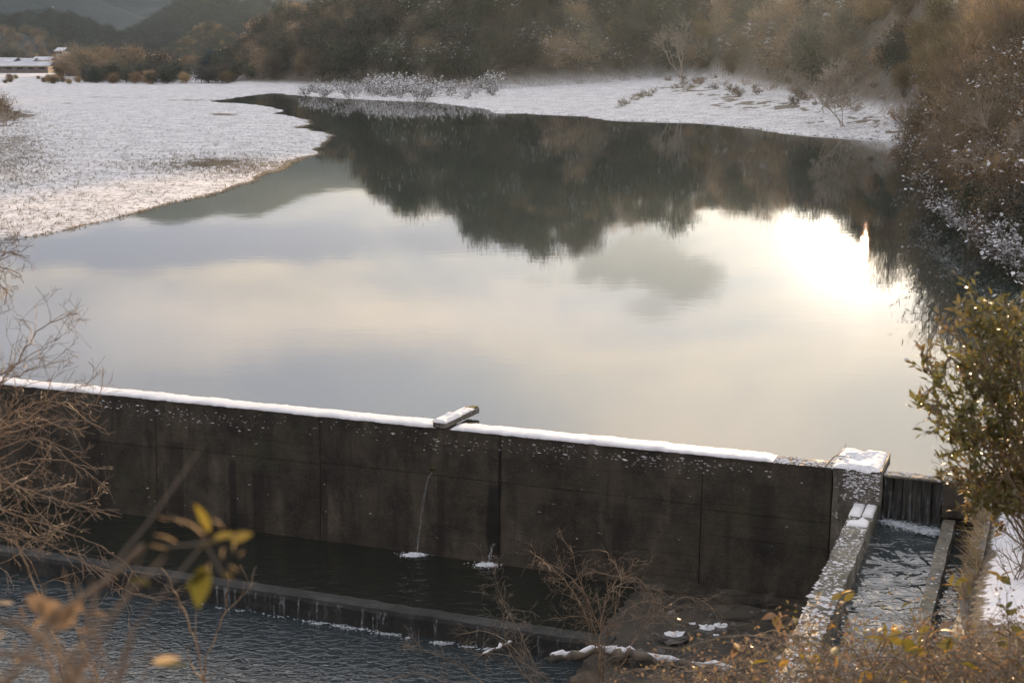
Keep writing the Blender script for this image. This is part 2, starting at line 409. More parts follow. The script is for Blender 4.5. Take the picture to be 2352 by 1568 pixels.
poly = np.vstack([shore, [tuple(dw(30, -.2)[:2])], [tuple(dw(-30, -.2)[:2])]])
def inside(x, y, pl):
    r = np.zeros(np.shape(x), bool)
    for a, b in zip(pl, np.roll(pl, -1, 0)):
        if a[1] == b[1]: continue
        c = ((a[1] > y) != (b[1] > y)) & (x < (b[0] - a[0]) * (y - a[1]) / (b[1] - a[1]) + a[0])
        r ^= c
    return r
def dist_line(x, y, pl):
    d = np.full(np.shape(x), 1e9)
    for a, b in zip(pl[:-1], pl[1:]):
        e = b - a; l2 = (e ** 2).sum()
        t = np.clip(((x - a[0]) * e[0] + (y - a[1]) * e[1]) / l2, 0, 1)
        d = np.minimum(d, (x - a[0] - t * e[0]) ** 2 + (y - a[1] - t * e[1]) ** 2)
    return np.sqrt(d)

# hill tables by direction, given as column of the 1024 wide frame
def tq(px): return (np.asarray(px, float) - 512) / FPX * 0.98
FOOT = np.array([(200, 340, .6), (245, 300, .6), (350, 268, .5), (435, 243, .6), (522, 245, .8), (610, 252, 1.5), (660, 258, 2.2), (710, 250, 2.4), (740, 215, 2.2),
                 (785, 180, 1.8), (827, 155, 1.6), (870, 138, 1.5), (914, 118, 1.3), (931, 90, .6), (950, 66, .4), (985, 52, .4), (1024, 46, .4), (1150, 36, .3), (1500, 28, .3)])
TOP = np.array([(225, 390, -1), (243, 390, 3), (253, 388, 6), (272, 385, 10), (290, 382, 11), (315, 380, 11.5), (329, 378, 14), (344, 376, 14), (356, 370, 14), (364, 330, 15), (372, 305, 16.5),
                (379, 300, 17.7), (398, 300, 19), (424, 300, 17.2), (435, 300, 18), (457, 300, 22), (479, 300, 26), (496, 300, 25.5), (522, 300, 28), (557, 300, 29),
                (583, 300, 29), (596, 300, 25.5), (618, 300, 24), (653, 300, 23.5), (697, 296, 21.5), (740, 284, 19.5), (766, 274, 16.5), (827, 255, 14.5), (866, 220, 15), (888, 190, 15.5),
                (914, 160, 13), (936, 132, 10), (949, 115, 8), (1024, 90, 8), (1150, 80, 9), (1500, 70, 9)])
def foot(t): return np.interp(t, tq(FOOT[:, 0]), FOOT[:, 1]), np.interp(t, tq(FOOT[:, 0]), FOOT[:, 2])
def top(t): return np.interp(t, tq(TOP[:, 0]), TOP[:, 1]), np.interp(t, tq(TOP[:, 0]), TOP[:, 2])
def land_z(x, y):
    """height of the ground upstream of the dam, and whether it is wooded"""
    t = x / y
    wet = inside(x, y, poly)
    ds = dist_line(x, y, shore)
    Df, zf = foot(t); Dt, zt = top(t)
    hill = smooth(t, tq(215), tq(250))
    beach = zf * (ds / (ds + np.maximum(Df - y, 0) + 3)) ** .9
    plain_ = .02 + .13 * (1 - np.exp(-ds / .8)) + .0035 * np.minimum(ds, 120) + .05 * (fbm(x * .35, y * .35) - .4) * np.minimum(ds, 3) / 3
    far = .006 * np.maximum(y - 330, 0)
    q = np.clip((y - Df) / (Dt - Df), 0, 1.6)
    up = np.where(q < 1, q ** .9 * (1.25 - .25 * q), 1.0 - .12 * (q - 1))
    rise = (zt - zf) * up + (1.2 * (fbm(x * .06, y * .06, 3) - .5)) * np.minimum(q * 4, 1)
    rise *= 1 - smooth(y, 700, 1600)
    z = plain_ + far + hill * (np.where(y > Df, zf, beach) + np.where(y > Df, rise, 0))
    wood = hill * smooth(y - Df, -2, 3)
    z = np.where(wet, -.9 * np.minimum(ds / 1.5, 1) - .02, z)
    return z, wood, wet, ds, q

# ------------------------------------------------------------------ ground sheet, laid out by direction and distance
ta = np.concatenate([np.linspace(-1.5, -.42, 40), np.linspace(-.41, .41, 420), np.linspace(.42, 1.5, 40)])
Yl = np.concatenate([np.geomspace(14, 400, 420), np.geomspace(405, 4200, 90)])
T, Y = np.meshgrid(ta, Yl, indexing='ij')
X = T * Y
Z, WOOD, WET, DS, Q = land_z(X, Y)
vv = (X - DA0[0]) * DV[0] + (Y - DA0[1]) * DV[1]
uu = (X - DA0[0]) * DU[0] + (Y - DA0[1]) * DU[1]
Z = np.where(vv > -.2, -4.0, Z)
gm = MB().grid(np.stack([X, Y, Z], -1))
g = MT('snowy_ground')
at = g.n('ShaderNodeAttribute'); at.attribute_name = 'cover'
sepc = g.n('ShaderNodeSeparateColor'); g.l(at.outputs['Color'], sepc.inputs[0])
fine = g.noise(4.2, 6, .75, (1, .8, 1)); mid = g.noise(.55, 5, .65); big = g.noise(.09, 4, .6)
grass = g.mix(g.mr(fine, .35, .65), (.20, .17, .125), (.085, .075, .06))
snowc = g.mix(g.mr(mid, .3, .7), (.76, .76, .78), (.62, .64, .70))
speck = g.ma('MULTIPLY', g.mr(g.ma('ADD', fine, g.ma('MULTIPLY', mid, .25)), .60, .70), .70)
c1 = g.mix(speck, snowc, grass)
thr = g.mr(g.ma('ADD', g.ma('ADD', g.ma('MULTIPLY', mid, .6), g.ma('MULTIPLY', fine, .6)), sepc.outputs[0]), 1.0, 1.15)
c1 = g.mix(thr, c1, grass)
floor_ = g.mix(g.mr(mid, .4, .62), (.05, .042, .03), (.10, .075, .05))
floor_ = g.mix(g.ma('MULTIPLY', g.ma('MULTIPLY', g.mr(g.noise(.9, 6, .7),   .56, .62), .12), sepc.outputs[2]), floor_, (.72, .73, .77))
c1 = g.mix(sepc.outputs[1], c1, floor_)
g.col(c1).set(Roughness=.8); g.bump(g.ma('ADD', fine, g.ma('MULTIPLY', mid, 2.0)), .7, .12)
go = gm.obj('ground', g.m, smooth_=True); tag(go, kind='structure')
ca = go.data.color_attributes.new('cover', 'FLOAT_COLOR', 'POINT')
pxx = 512 + X / Y / .98 * FPX
dep = np.arctan2(H - Z, Y); pyy = 341 + FPX * np.tan(dep - PITCH)
bare = np.zeros_like(X)
def blob(cx_, cy_, rx, ry, k): return k * np.exp(-(((pxx - cx_) / rx) ** 2 + ((pyy - cy_) / ry) ** 2) ** 1.5)
bare += blob(235, 166, 70, 6.5, .36) + blob(290, 158, 26, 5, .24) + blob(10, 150, 38, 24, .35) + blob(18, 115, 30, 6, .5) + blob(-8, 110, 18, 14, .8) + blob(200, 160, 30, 6, .3)
bare += blob(200, 100, 45, .9, .7) + blob(120, 97, 60, .7, .55) + blob(255, 97, 30, .9, .8) + blob(60, 103, 40, .8, .5) + blob(160, 106, 50, .6, .4)
bare += blob(800, 108, 70, 5, .4) + blob(740, 96, 50, 4, .45) + blob(850, 122, 50, 3, .4)
bare += blob(222, 114.2, 22, 1.3, .8) + blob(60, 200, 60, 10, .12)
bare += blob(690, 88, 34, 6, .55) + blob(640, 96, 22, 3, .6) + blob(760, 104, 60, 5, .45) + blob(860, 118, 60, 6, .4) + blob(880, 131, 30, 3, .7) + blob(800, 128, 60, 2, .3) + blob(930, 140, 20, 10, .6)
bare *= np.where(X > 5, np.clip((fbm(X * .9, Y * .5 + 7, 5) - .46) * 9, 0, 1.6), .2 + 1.3 * fbm(X * .9, Y * .5 + 7, 4))
bare += .75 * np.exp(-DS / .22) * (Y < 150) + .5 * np.maximum(fbm(X * .10 + 3, Y * .05, 4) - .52, 0) * (X < 0) + .35 * np.maximum(fbm(X * .5, Y * .15 + 5, 4) - .5, 0)
bare += .5 * smooth(Y, 420, 520)
cv = np.stack([bare, np.clip(WOOD, 0, 1), 1 - smooth(Q, .1, .6), np.ones_like(X)], -1)
ca.data.foreach_set('color', cv.reshape(-1, 4).astype('f').ravel())

# unseen slope added behind the camera to keep sky light off the dam
hx, hy = np.meshgrid(np.linspace(-260, 260, 60), np.linspace(-240, -11, 40), indexing='ij')
hz_ = 4.85 + .62 * np.maximum(-hy - 12, 0) + 3 * (fbm(hx * .05, hy * .05) - .5) * np.minimum((-hy - 11) / 10, 1)
hb = MT('dark_shade_slope'); hb.col(hb.mix(hb.mr(hb.noise(.4, 5), .4, .6), (.035, .032, .022), (.07, .055, .038))).set(Roughness=.9); hb.bump(hb.noise(.8, 5), 1.0, 1.0)
tag(MB().grid(np.stack([hx, hy, hz_], -1)).obj('added_shade_slope', hb.m, smooth_=True), kind='structure')

# ------------------------------------------------------------------ water sheets
wm = MB()
wa = [dw(-30, -.30, 0), dw(30, -.30, 0), np.array([120, 60, 0]), np.array([160, 330, 0]), np.array([-160, 330, 0]), np.array([-90, 60, 0])]
wm.add(wa, [tuple(range(6))])
tag(wm.obj('reservoir_water', M['reservoir']), kind='structure')

# ------------------------------------------------------------------ far hills
fm = MT('haze_blue_mountain')
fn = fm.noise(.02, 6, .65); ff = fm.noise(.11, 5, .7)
fc = fm.mix(fm.mr(fn, .38, .62), (.009, .024, .036), (.021, .036, .043))  # blue of distant haze painted into the mountain colour
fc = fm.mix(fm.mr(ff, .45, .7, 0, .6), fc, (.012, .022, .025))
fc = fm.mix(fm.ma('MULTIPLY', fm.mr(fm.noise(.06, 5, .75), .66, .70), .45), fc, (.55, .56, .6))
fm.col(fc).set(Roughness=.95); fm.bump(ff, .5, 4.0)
fields = {}
def ridge(name, prof, D, depth, seed, rough=.12, spur=1.0, nx=200, nd=40):
    prof = np.array(prof, float)
    px = np.linspace(prof[0, 0], prof[-1, 0], nx); h = H + (54 - np.interp(px, prof[:, 0], prof[:, 1])) / FPX * D
    kk = max(3, nx // 28); kk += 1 - kk % 2; h = np.convolve(np.pad(h, kk // 2, 'edge'), np.hanning(kk + 2)[1:-1] / np.hanning(kk + 2)[1:-1].sum(), 'valid')
    t = (px - 512) / FPX * .98
    s = np.linspace(-1, .35, nd)
    Tt, Ss = np.meshgrid(t, s, indexing='ij'); Hh = np.broadcast_to(h[:, None], Tt.shape)
    YY = D + Ss * depth; XX = Tt * D * (1 + 0 * Ss)
    e = np.clip(1 - np.abs(Ss), 0, 1) ** 1.15
    rid = np.abs(fbm(XX * 7 / D + seed, YY * 7 / D + seed * 2, 4) - .5) * 2
    ZZ = np.maximum(Hh, 2) * (e - spur * rough * 3 * rid * (1 - e) * e * 2.0) + Hh * .03 * (fbm(XX * 60 / D, YY * 60 / D + seed, 4) - .5) * smooth(e, 0, .3)
    ZZ = ZZ - 2 * (1 - e)
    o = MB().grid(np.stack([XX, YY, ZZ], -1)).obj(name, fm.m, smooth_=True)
    fields[seed] = (XX, YY, ZZ)
    return tag(o, kind='structure')
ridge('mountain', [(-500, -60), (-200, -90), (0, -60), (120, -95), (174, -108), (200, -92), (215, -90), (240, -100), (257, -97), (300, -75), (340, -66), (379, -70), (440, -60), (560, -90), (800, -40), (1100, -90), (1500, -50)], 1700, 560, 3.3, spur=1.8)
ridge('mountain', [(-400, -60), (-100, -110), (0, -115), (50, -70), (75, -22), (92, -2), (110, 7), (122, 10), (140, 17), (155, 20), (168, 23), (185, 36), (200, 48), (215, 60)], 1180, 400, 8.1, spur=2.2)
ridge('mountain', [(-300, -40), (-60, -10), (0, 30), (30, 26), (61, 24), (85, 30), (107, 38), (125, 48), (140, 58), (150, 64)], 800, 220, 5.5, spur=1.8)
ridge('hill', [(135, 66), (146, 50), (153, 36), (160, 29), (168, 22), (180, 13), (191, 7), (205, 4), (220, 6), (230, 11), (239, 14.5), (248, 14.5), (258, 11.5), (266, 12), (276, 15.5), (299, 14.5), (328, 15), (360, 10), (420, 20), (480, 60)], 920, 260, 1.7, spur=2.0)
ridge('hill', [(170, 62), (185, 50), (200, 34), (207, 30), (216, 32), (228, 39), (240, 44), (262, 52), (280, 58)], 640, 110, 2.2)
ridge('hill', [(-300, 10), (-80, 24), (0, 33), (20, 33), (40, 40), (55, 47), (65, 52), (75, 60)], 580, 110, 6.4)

# ------------------------------------------------------------------ dam
dam = thing('dam_wall', 'long dark concrete weir wall with a snow covered top holding back the reservoir', 'dam', DA0, DRZ)
def along(u0, u1, profile, nu=2, jitter=None):
    """profile of (v, z) swept along the dam, in dam local axes"""
    P = np.array(profile); us = np.linspace(u0, u1, nu)
    G = np.zeros((nu, len(P), 3)); G[:, :, 0] = us[:, None]; G[:, :, 1] = -P[None, :, 0]; G[:, :, 2] = P[None, :, 1]
    if jitter is not None: G = jitter(G)
    mb = MB().grid(G); n = len(P)
    mb.add(G[0], [tuple(range(n))[::-1]]); mb.add(G[-1], [tuple(range(n))])
    return mb
TH = .40
def face_profile(rng, top_z, bot=-3.2):
    """downstream face cast against boards about 11 cm high, an open cold joint at mid height"""
    pr = []; z = top_z; k = 0
    while z > bot:
        h = rng.uniform(.085, .135); o = rng.uniform(-.004, .004); z2 = max(z - h, bot)
        off = lambda q: o + .045 * (top_z - q)
        lap = (z > -.80 >= z2); gap = .016 if lap else .007 if rng.rand() < .3 else .0006; tall = .014 if lap else .009
        pr += [(off(z), z), (off(z2 + tall + .002), z2 + tall + .002), (off(z2 + tall) - gap, z2 + tall), (off(z2 + .001) - gap, z2 + .001)]
        z = z2
    return pr
ends = [(-11, -6.95), (-6.95, -3.4), (-3.4, .12), (.12, 3.66), (3.66, 7.21), (7.21, 10.74), (10.74, 14.32), (14.32, 16.42)]
for i, (a, b) in enumerate(ends):
    r_ = rs(40 + i); pr = face_profile(r_, .05)
    prof = [(-TH, -3.2), (-TH, .05)] + pr
    nu = 60
    def jit(G, r=r_):
        nz = fbm(G[:, :, 0] * 5 + i * 9, G[:, :, 2] * 14, 4)
        G[:, 2:, 1] += (nz[:, 2:] - .5) * .005
        return G
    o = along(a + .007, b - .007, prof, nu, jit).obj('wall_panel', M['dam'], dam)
jb = MB()
for a, b in ends[:-1]: jb.box(b - .04, b + .04, .07, TH - .02, -3.2, .035)
jb.obj('joint_filler', M['void'], dam)
# snow lying along the top, rounded and uneven
def snow_bar(u0, u1, v0, v1, z0, h, seed, parent, n=240, edge=.05, name='snow_cap'):
    us = np.linspace(u0, u1, n); k = 11; ph = np.linspace(0, PI, k)
    G = np.zeros((n, k, 3))
    hh = h * np.clip(.25 + 1.3 * fbm(us * 1.6 + seed, us * 0 + seed, 5), .35, 1.3) * np.minimum(1, np.minimum(us - u0, u1 - us) / .15 + .15)
    wv = (v1 - v0) / 2
    for j, a in enumerate(ph):
        ca_, sa = math.cos(a), math.sin(a)
        ed = edge * 2 * (fbm(us * 7 + j * .0 + seed * 3 + (9 if ca_ > 0 else 0), us * 0 + seed, 4) - .5)
        G[:, j, 0] = us; G[:, j, 1] = -((v0 + v1) / 2 + np.sign(ca_) * abs(ca_) ** .6 * (wv + ed)); G[:, j, 2] = z0 + hh * sa ** .55 + (.006 * (fbm(us * 9, us * 0 + j * .4, 3) - .5) if 0 < j < k - 1 else 0)
    return MB().grid(G).obj(name, M['snow'], parent, True)
snow_bar(-10.9, 9.52, -TH - .01, .025, .052, .052, 1.3, dam, 700)
snow_bar(9.80, 15.47, -TH - .01, .03, .052, .055, 4.7, dam, 300)
# crumbs of ice and snow on the wet part of the crest and on the board ledges
def flecks(rng, n, ufun, zfun, size, mat, parent, name, vfun=None, el=1.7):
    mb = MB()
    for k in range(n):
        u = ufun(rng); z = zfun(rng, u); s = rng.uniform(*size) * (1.0 if rng.rand() < .85 else 1.7)
        v = .012 + .045 * (.05 - z) if vfun is None else vfun(rng)
        a = rng.uniform(.8, el); hh = rng.uniform(.3, .7)
        pts = np.array([(-s * a, 0, 0), (0, -s * .6, -s * .2), (s * a, 0, 0), (0, s * .5, 0), (0, 0, s * hh)]) + np.array([u, -v, z]) + rng.randn(5, 3) * s * .15
        mb.add(pts, [(0, 1, 4), (1, 2, 4), (2, 3, 4), (3, 0, 4)])
    o = mb.obj(name, mat, parent); o['kind'] = 'stuff'; return o
R = rs(3)
cents = [(2.6, -.12, .5), (3.4, -.2, .6), (5.2, -.22, .8), (11.5, -.12, .5), (12.6, -.18, .7), (13.6, -.15, .5), (14.6, -.1, .5), (4.4, -.12, 1.2), (12.9, -.1, 1.2), (8.2, -.1, .9), (9.8, -.2, .6)]
def fu(r):
    fu.c = cents[r.randint(len(cents))]; return fu.c[0] + r.randn() * fu.c[2]
flecks(R, 440, fu, lambda r, u: max(-1.2, fu.c[1] - abs(r.randn()) * .12 + .08), (.004, .013), M['snow'], dam, 'snow_flecks', el=3.2)
flecks(R, 60, lambda r: r.uniform(-3, 16.3), lambda r, u: -r.uniform(0, 1.8) ** 1.3, (.005, .012), M['snow'], dam, 'snow_flecks', el=3.2)
flecks(R, 260, lambda r: r.uniform(15.45, 16.42), lambda r, u: .05, (.008, .03), M['snow'], dam, 'snow_crumbs', lambda r: r.uniform(-.36, .02))
# weep pipe and wet patch, stains run out of it
def pipe(u, z, r=.035):
    a = np.linspace(-.05, .06, 3); mb = MB(); mb.tube([(u, .02 - .045 * (.05 - z), z), (u, -.05 - .045 * (.05 - z), z - .004)], r, 10)
    return mb.obj('weep_pipe', M['moss'], dam)
pipe(*on_dam(433.5, 468))
for px, py in ((395, 462), (560, 497), (597, 528), (640, 570), (480, 505), (703, 520), (755, 508), (520, 540)):
    u, z = on_dam(px, py); MB().tube([(u, .05 + .045 * z, z), (u, -.004 + .045 * z - .002, z)], .022, 8).add([(u + .02 * math.cos(a), -.006 + .045 * z, z + .02 * math.sin(a)) for a in np.arange(8) * PI / 4], [tuple(range(8))]).obj('weep_hole', M['void'], dam)

# beam lying across the crest
bm_ = thing('concrete_beam', 'short snow topped concrete beam laid across the wall crest and sticking out over the reservoir', 'beam', dw(9.62, -.1, .07), DRZ - .10)
mb = MB()
def rbox(mb, x0, x1, y0, y1, z0, z1, b=.012):
    P = np.array([(x0 + b, z0), (x1 - b, z0), (x1, z0 + b), (x1, z1 - b), (x1 - b, z1), (x0 + b, z1), (x0, z1 - b), (x0, z0 + b)])
    ys = (y0, y0 + b, y1 - b, y1); G = []
    for y, sh in zip(ys, (b, 0, 0, b)):
        q = P.copy(); cxy = q.mean(0); q = cxy + (q - cxy) * (1 - np.array([sh / max(x1 - x0, .01), sh / max(z1 - z0, .01)]) * 2); G.append([(a, y, c) for a, c in q])
    G = np.array(G); n = 8
    for k in range(3): mb.add(np.vstack([G[k], G[k + 1]]), [(i, (i + 1) % n, n + (i + 1) % n, n + i) for i in range(n)])
    mb.add(G[0], [tuple(range(n))[::-1]]); mb.add(G[3], [tuple(range(n))]); return mb
for xx in (-.13, .005): rbox(MB(), xx, xx + .12, -.16, 1.12, 0.0, .11).obj('slab', M['pier'], bm_)
rbox(MB(), -.02, .10, .96, 1.14, .113, .128).obj('moss_patch', M['moss'], bm_)
def snow_pad(x0, x1, y0, y1, z, h, seed, parent, holes=.0, n=26, name='snow_cover'):
    xs = np.linspace(x0, x1, n); ys = np.linspace(y0, y1, int(n * 1.6)); A, B = np.meshgrid(xs, ys, indexing='ij')
    e = np.minimum(np.minimum((A - x0), (x1 - A)) / (.2 * (x1 - x0)), np.minimum((B - y0), (y1 - B)) / (.1 * (y1 - y0)))
    nz = fbm(A * 6 + seed, B * 6 + seed, 4)
    zz = z + h * np.clip(e, 0, 1) ** .5 * (.6 + .8 * nz) - holes * h * 4 * np.maximum(nz - .42 - .15, 0) / .1
    A = A + .012 * (fbm(A * 15, B * 15 + 3, 2) - .5); 
    return MB().grid(np.stack([A, B, zz], -1)).obj(name, M['snow'], parent, True)
snow_pad(-.145, .14, -.18, .42, .10, .06, 2.1, bm_); snow_pad(-.12, .12, .40, .95, .104, .035, 5.1, bm_, .3)

# pier beside the gate
pr_ = thing('gate_pier', 'broad concrete pier with a thick snowy top just left of the spillway gate', 'pier', DA0, DRZ)
def lumpy(mb_fn, amp, seed):
    return mb_fn
def block(u0, u1, v0, v1, z0, z1, mat, parent, name, seed=0, amp=.02, nu=12, nv=10, nz=10):
    """a weathered block: faces subdivided and worn"""
    mb = MB()
    def face(fn, a, b):
        A, B = np.meshgrid(np.linspace(0, 1, a), np.linspace(0, 1, b), indexing='ij')
        P = fn(A, B)
        d = np.stack([fbm(P[..., 1] * 4 + seed, P[..., 2] * 4, 3), fbm(P[..., 0] * 4 + seed, P[..., 2] * 4 + 7, 3), fbm(P[..., 0] * 4 + 3, P[..., 1] * 4 + seed, 3)], -1) - .5
        mb.grid(P + d * amp * 2)
    lerp = lambda a, b, t: a + (b - a) * t
    st = lambda x, y, z: np.stack(np.broadcast_arrays(x, y, z), -1).astype(float)
    face(lambda A, B: st(lerp(u0, u1, A), -v1, lerp(z0, z1, B)), nu, nz); face(lambda A, B: st(lerp(u1, u0, A), -v0, lerp(z0, z1, B)), nu, nz)
    face(lambda A, B: st(u0, -lerp(v0, v1, A), lerp(z0, z1, B)), nv, nz); face(lambda A, B: st(u1, -lerp(v1, v0, A), lerp(z0, z1, B)), nv, nz)
    face(lambda A, B: st(lerp(u0, u1, A), -lerp(v1, v0, B), z1), nu, nv)
    return mb.obj(name, mat, parent)
block(16.435, 17.19, -1.05, .06, -3.2, .09, M['pier'], pr_, 'block', 1.0, .02)
snow_pad(16.42, 17.16, -.09, 1.06, .085, .06, 3.3, pr_, .12, 34)
def twig_obj(parent, pts, r, mat, name='twig'): return MB().tube(pts, np.linspace(r, r * .4, len(pts)), 5).obj(name, mat, parent)
twig_obj(pr_, [(16.30, .02, .06), (16.42, .2, .2), (16.52, .55, .22), (16.5, .8, .26)], .012, M['twig'])
twig_obj(pr_, [(16.42, .2, .2), (16.56, .1, .24), (16.7, .12, .22)], .008, M['twig'])
flecks(R, 260, lambda r: r.uniform(16.6, 17.18), lambda r, u: .05 - abs(r.randn()) * .22, (.006, .02), M['snow'], pr_, 'snow_flecks', lambda r: .075)

# stop-log gate with water slipping over it
gate = thing('spillway_gate', 'dark wet board gate with thin water slipping over it between two concrete piers', 'gate', DA0, DRZ)
ub = np.linspace(17.21, 18.10, 7)
for i in range(6):
    rbox(MB(), ub[i] + .006, ub[i + 1] - .006, .12 + .012 * (i % 2), .24, -1.4, -.015).obj('board', M['gate'], gate)
rbox(MB(), 17.20, 18.11, .06, .30, -.035, .012).obj('sill', M['pier'], gate)
def curtain(u0, u1, v, z0, z1, seed, parent, n=60, name='water_curtain', mat=None, gaps=.45):
    mb = MB(); r = rs(int(seed * 10))
    u = u0
    while u < u1:
        wd = r.uniform(.012, .05); zl = z1 + r.uniform(0, .15) * (z0 - z1) * (r.rand() < .3)
        if r.rand() > gaps:
            zz = np.linspace(z0, zl, 8); xs = np.array([u, u + wd])
            G = np.array([[(x + .012 * r.randn() * (k > 1), -(v + .05 * (k / 7) ** .5 + .008 * r.randn()), z) for k, z in enumerate(zz)] for x in xs])
            mb.grid(G)
        u += wd * r.uniform(.8, 1.8)
    o = mb.obj(name, mat, parent); o['kind'] = 'stuff'; return o
cw = MT('thin_falling_water'); cn = cw.noise(3, 4, .6, (9, 9, .8))
trn = cw.n('ShaderNodeBsdfTransparent'); cw.col((.45, .5, .55)).set(Roughness=.25)
mxs = cw.n('ShaderNodeMixShader'); cw.l(cw.mr(cn, .45, .75, .02, .40), mxs.inputs[0]); cw.l(trn.outputs[0], mxs.inputs[1]); cw.l(cw.b.outputs[0], mxs.inputs[2]); cw.l(mxs.outputs[0], cw.out.inputs[0])
M['fall'] = cw.m
curtain(17.22, 18.09, -.10, .0, -.70, 1, gate, mat=M['fall'])
curtain(17.22, 18.09, -.085, -.25, -.70, 2, gate, mat=M['fall'], gaps=.3)
flecks(R, 120, lambda r: r.uniform(17.2, 19.4), lambda r, u: .015, (.008, .028), M['snow'], gate, 'ice_crumbs', lambda r: r.uniform(-.32, -.06))

rp = thing('concrete_abutment', 'dark concrete abutment to the right of the spillway gate under the leafy bush', 'abutment', DA0, DRZ)
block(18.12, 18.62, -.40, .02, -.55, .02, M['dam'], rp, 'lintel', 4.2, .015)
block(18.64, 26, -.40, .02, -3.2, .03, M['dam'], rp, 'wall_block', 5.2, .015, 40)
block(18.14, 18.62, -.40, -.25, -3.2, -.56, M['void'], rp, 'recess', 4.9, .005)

# channel walls
sw = thing('channel_wall', 'thick mossy concrete channel wall dusted with snow running from the pier towards the brambles', 'wall', DA0, DRZ)
block(16.80, 17.16, .10, 8.0, -3.2, -.47, M['side'], sw, 'wall_block', 2.0, .02, 8, 90, 8)
snow_pad(16.79, 16.97, -.74, -.12, -.475, .05, 7.7, sw); snow_pad(16.99, 17.15, -.70, -.12, -.475, .05, 8.7, sw)
snow_pad(16.82, 17.13, -1.22, -.76, -.475, .045, 9.7, sw, .2)
def swf(r): return r.uniform(16.8, 17.16)
def sfl(n, v0, v1, size): flecks(R, n, swf, lambda r, u: -.465, size, M['snow'], sw, 'snow_flecks', lambda r: r.uniform(v0, v1))
sfl(140, 1.2, 3.0, (.006, .02)); sfl(300, 2.8, 7.9, (.008, .028)); sfl(130, 3.8, 7.9, (.015, .045))
dvw = thing('divider_wall', 'thin concrete divider between the spillway channel and the narrow side channel', 'wall', DA0, DRZ)
block(18.15, 18.33, .02, 7.5, -3.2, -.58, M['side'], dvw, 'wall_block', 3.0, .012, 5, 80, 8)
rw = thing('bank_wall', 'low concrete wall overgrown with dry grass at the foot of the snowy right bank', 'wall', DA0, DRZ)
block(18.66, 18.86, .03, 7.5, -3.2, -.22, M['pier'], rw, 'wall_block', 6.0, .02, 6, 70, 8)
snow_pad(18.62, 18.92, -.22, .10, -.22, .07, 1.9, rw)

# waters below the dam (dam local axes)
def sheet(name, u0, u1, v0, v1, z0, z1, mat, n=2):
    G = np.array([[dw(u, v, z) for v, z in ((v0, z0), (v1, z1))] for u in (u0, u1)])
    return tag(MB().grid(G).obj(name, mat), kind='structure')
sheet('pool_water', -14, 16.79, .0, 2.48, -2.28, -2.28, M['pool'])
sheet('river_water', -14, 17, 2.7, 16, -2.64, -2.64, M['river'])
sheet('channel_water', 17.15, 18.16, -.08, 8, -.70, -1.02, M['chute'])
sheet('side_channel_water', 18.32, 18.67, -.2, 8, -.80, -.95, M['chute'])
# low weir
lw = thing('low_weir', 'low wet concrete weir sill crossing the stream below the dam wall', 'weir', DA0, DRZ)
lr = rs(77)
def jw(G):
    G[:, :, 1] += (fbm(G[:, :, 0] * 3, G[:, :, 2] * 3 + 5, 4) - .5) * .05; G[:, :, 2] += (fbm(G[:, :, 0] * 4 + 3, G[:, :, 1] * 6, 4) - .5) * .035 * (G[:, :, 2] > -2.4); return G
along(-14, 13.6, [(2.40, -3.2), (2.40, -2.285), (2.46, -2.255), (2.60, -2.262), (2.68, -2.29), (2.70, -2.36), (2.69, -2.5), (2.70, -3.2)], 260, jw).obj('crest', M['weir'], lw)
for seed, a, b in ((3, 6.0, 13), (4, 6.5, 10.5)): curtain(a, b, 2.74, -2.29, -2.64, seed, lw, mat=M['fall'], gaps=.84)

def foam(name, label, cat, pts, parent=None):
    mb = MB()
    for (c, r, n, sd, sq) in pts:
        rr = rs(sd)
        for k in range(int(n * 2.2)):
            a = rr.uniform(0, 2 * PI); d = abs(rr.randn()) * .5 * r
            p = np.array(c) + np.array([math.cos(a) * d * 1.5, math.sin(a) * d * sq, .012 + .03 * r * max(0, 1 - d / r) * rr.rand()])
            s = rr.uniform(.005, .019) * (1.2 - .6 * min(1, d / r)) * (1.25 if parent else 1)
            v = np.array([(-s * 1.4, 0, 0), (0, -s, 0), (s * 1.4, 0, 0), (0, s, 0), (0, 0, s * .8)]) + rr.randn(5, 3) * s * .25 + p
            mb.add(v, [(0, 1, 4), (1, 2, 4), (2, 3, 4), (3, 0, 4)])
    o = mb.obj(name, M['foam'] if not parent else M['spray'], parent)
    return tag(o, label, cat, kind='stuff') if not parent else o
def jet(px, py, bx, by, label, r0, w0):
    u, z = on_dam(px, py); b = dw(on_dam(bx, by)[0], .19, -2.28); du = on_dam(bx, by)[0] - u
    t = thing('water_jet', label, 'water jet', dw(u, .08, z)); base = np.array(t.location)
    mb = MB(); rr = rs(int(px))
    for k in range(w0):
        s0 = rr.uniform(0, .05); zz = np.linspace(z, -2.28, 14); q = (z - zz) / (z + 2.28)
        P = DA0[None] + DU[None] * (u + du * np.sqrt(q))[:, None] + DV[None] * (.03 + .045 * (.05 - zz) + .015 * q)[:, None]; P[:, 2] = zz
        P += rr.randn(14, 3) * .010 * np.linspace(.2, 1.2, 14)[:, None] + DU * rr.uniform(-.02, .02)
        mb.tube(P - base, r0 * rr.uniform(.5, 1.1) * np.abs(np.sin(np.linspace(0, 9, 14) + rr.rand() * 6)) ** .5 + .001, 4)
    mb.obj('stream', M['foam'], t)
    fo = foam('splash', None, None, [((b[0] - base[0], b[1] - base[1], -2.28 - base[2]), .17, 150, int(px), .9), ((b[0] - base[0] - .1, b[1] - base[1] - .05, -2.28 - base[2]), .09, 150, int(px) + 1, .9)], t)
    fo['kind'] = 'stuff'
jet(433.5, 470, 420, 549, 'thin water jet from the weep pipe below the concrete beam with a white splash', .004, 2)
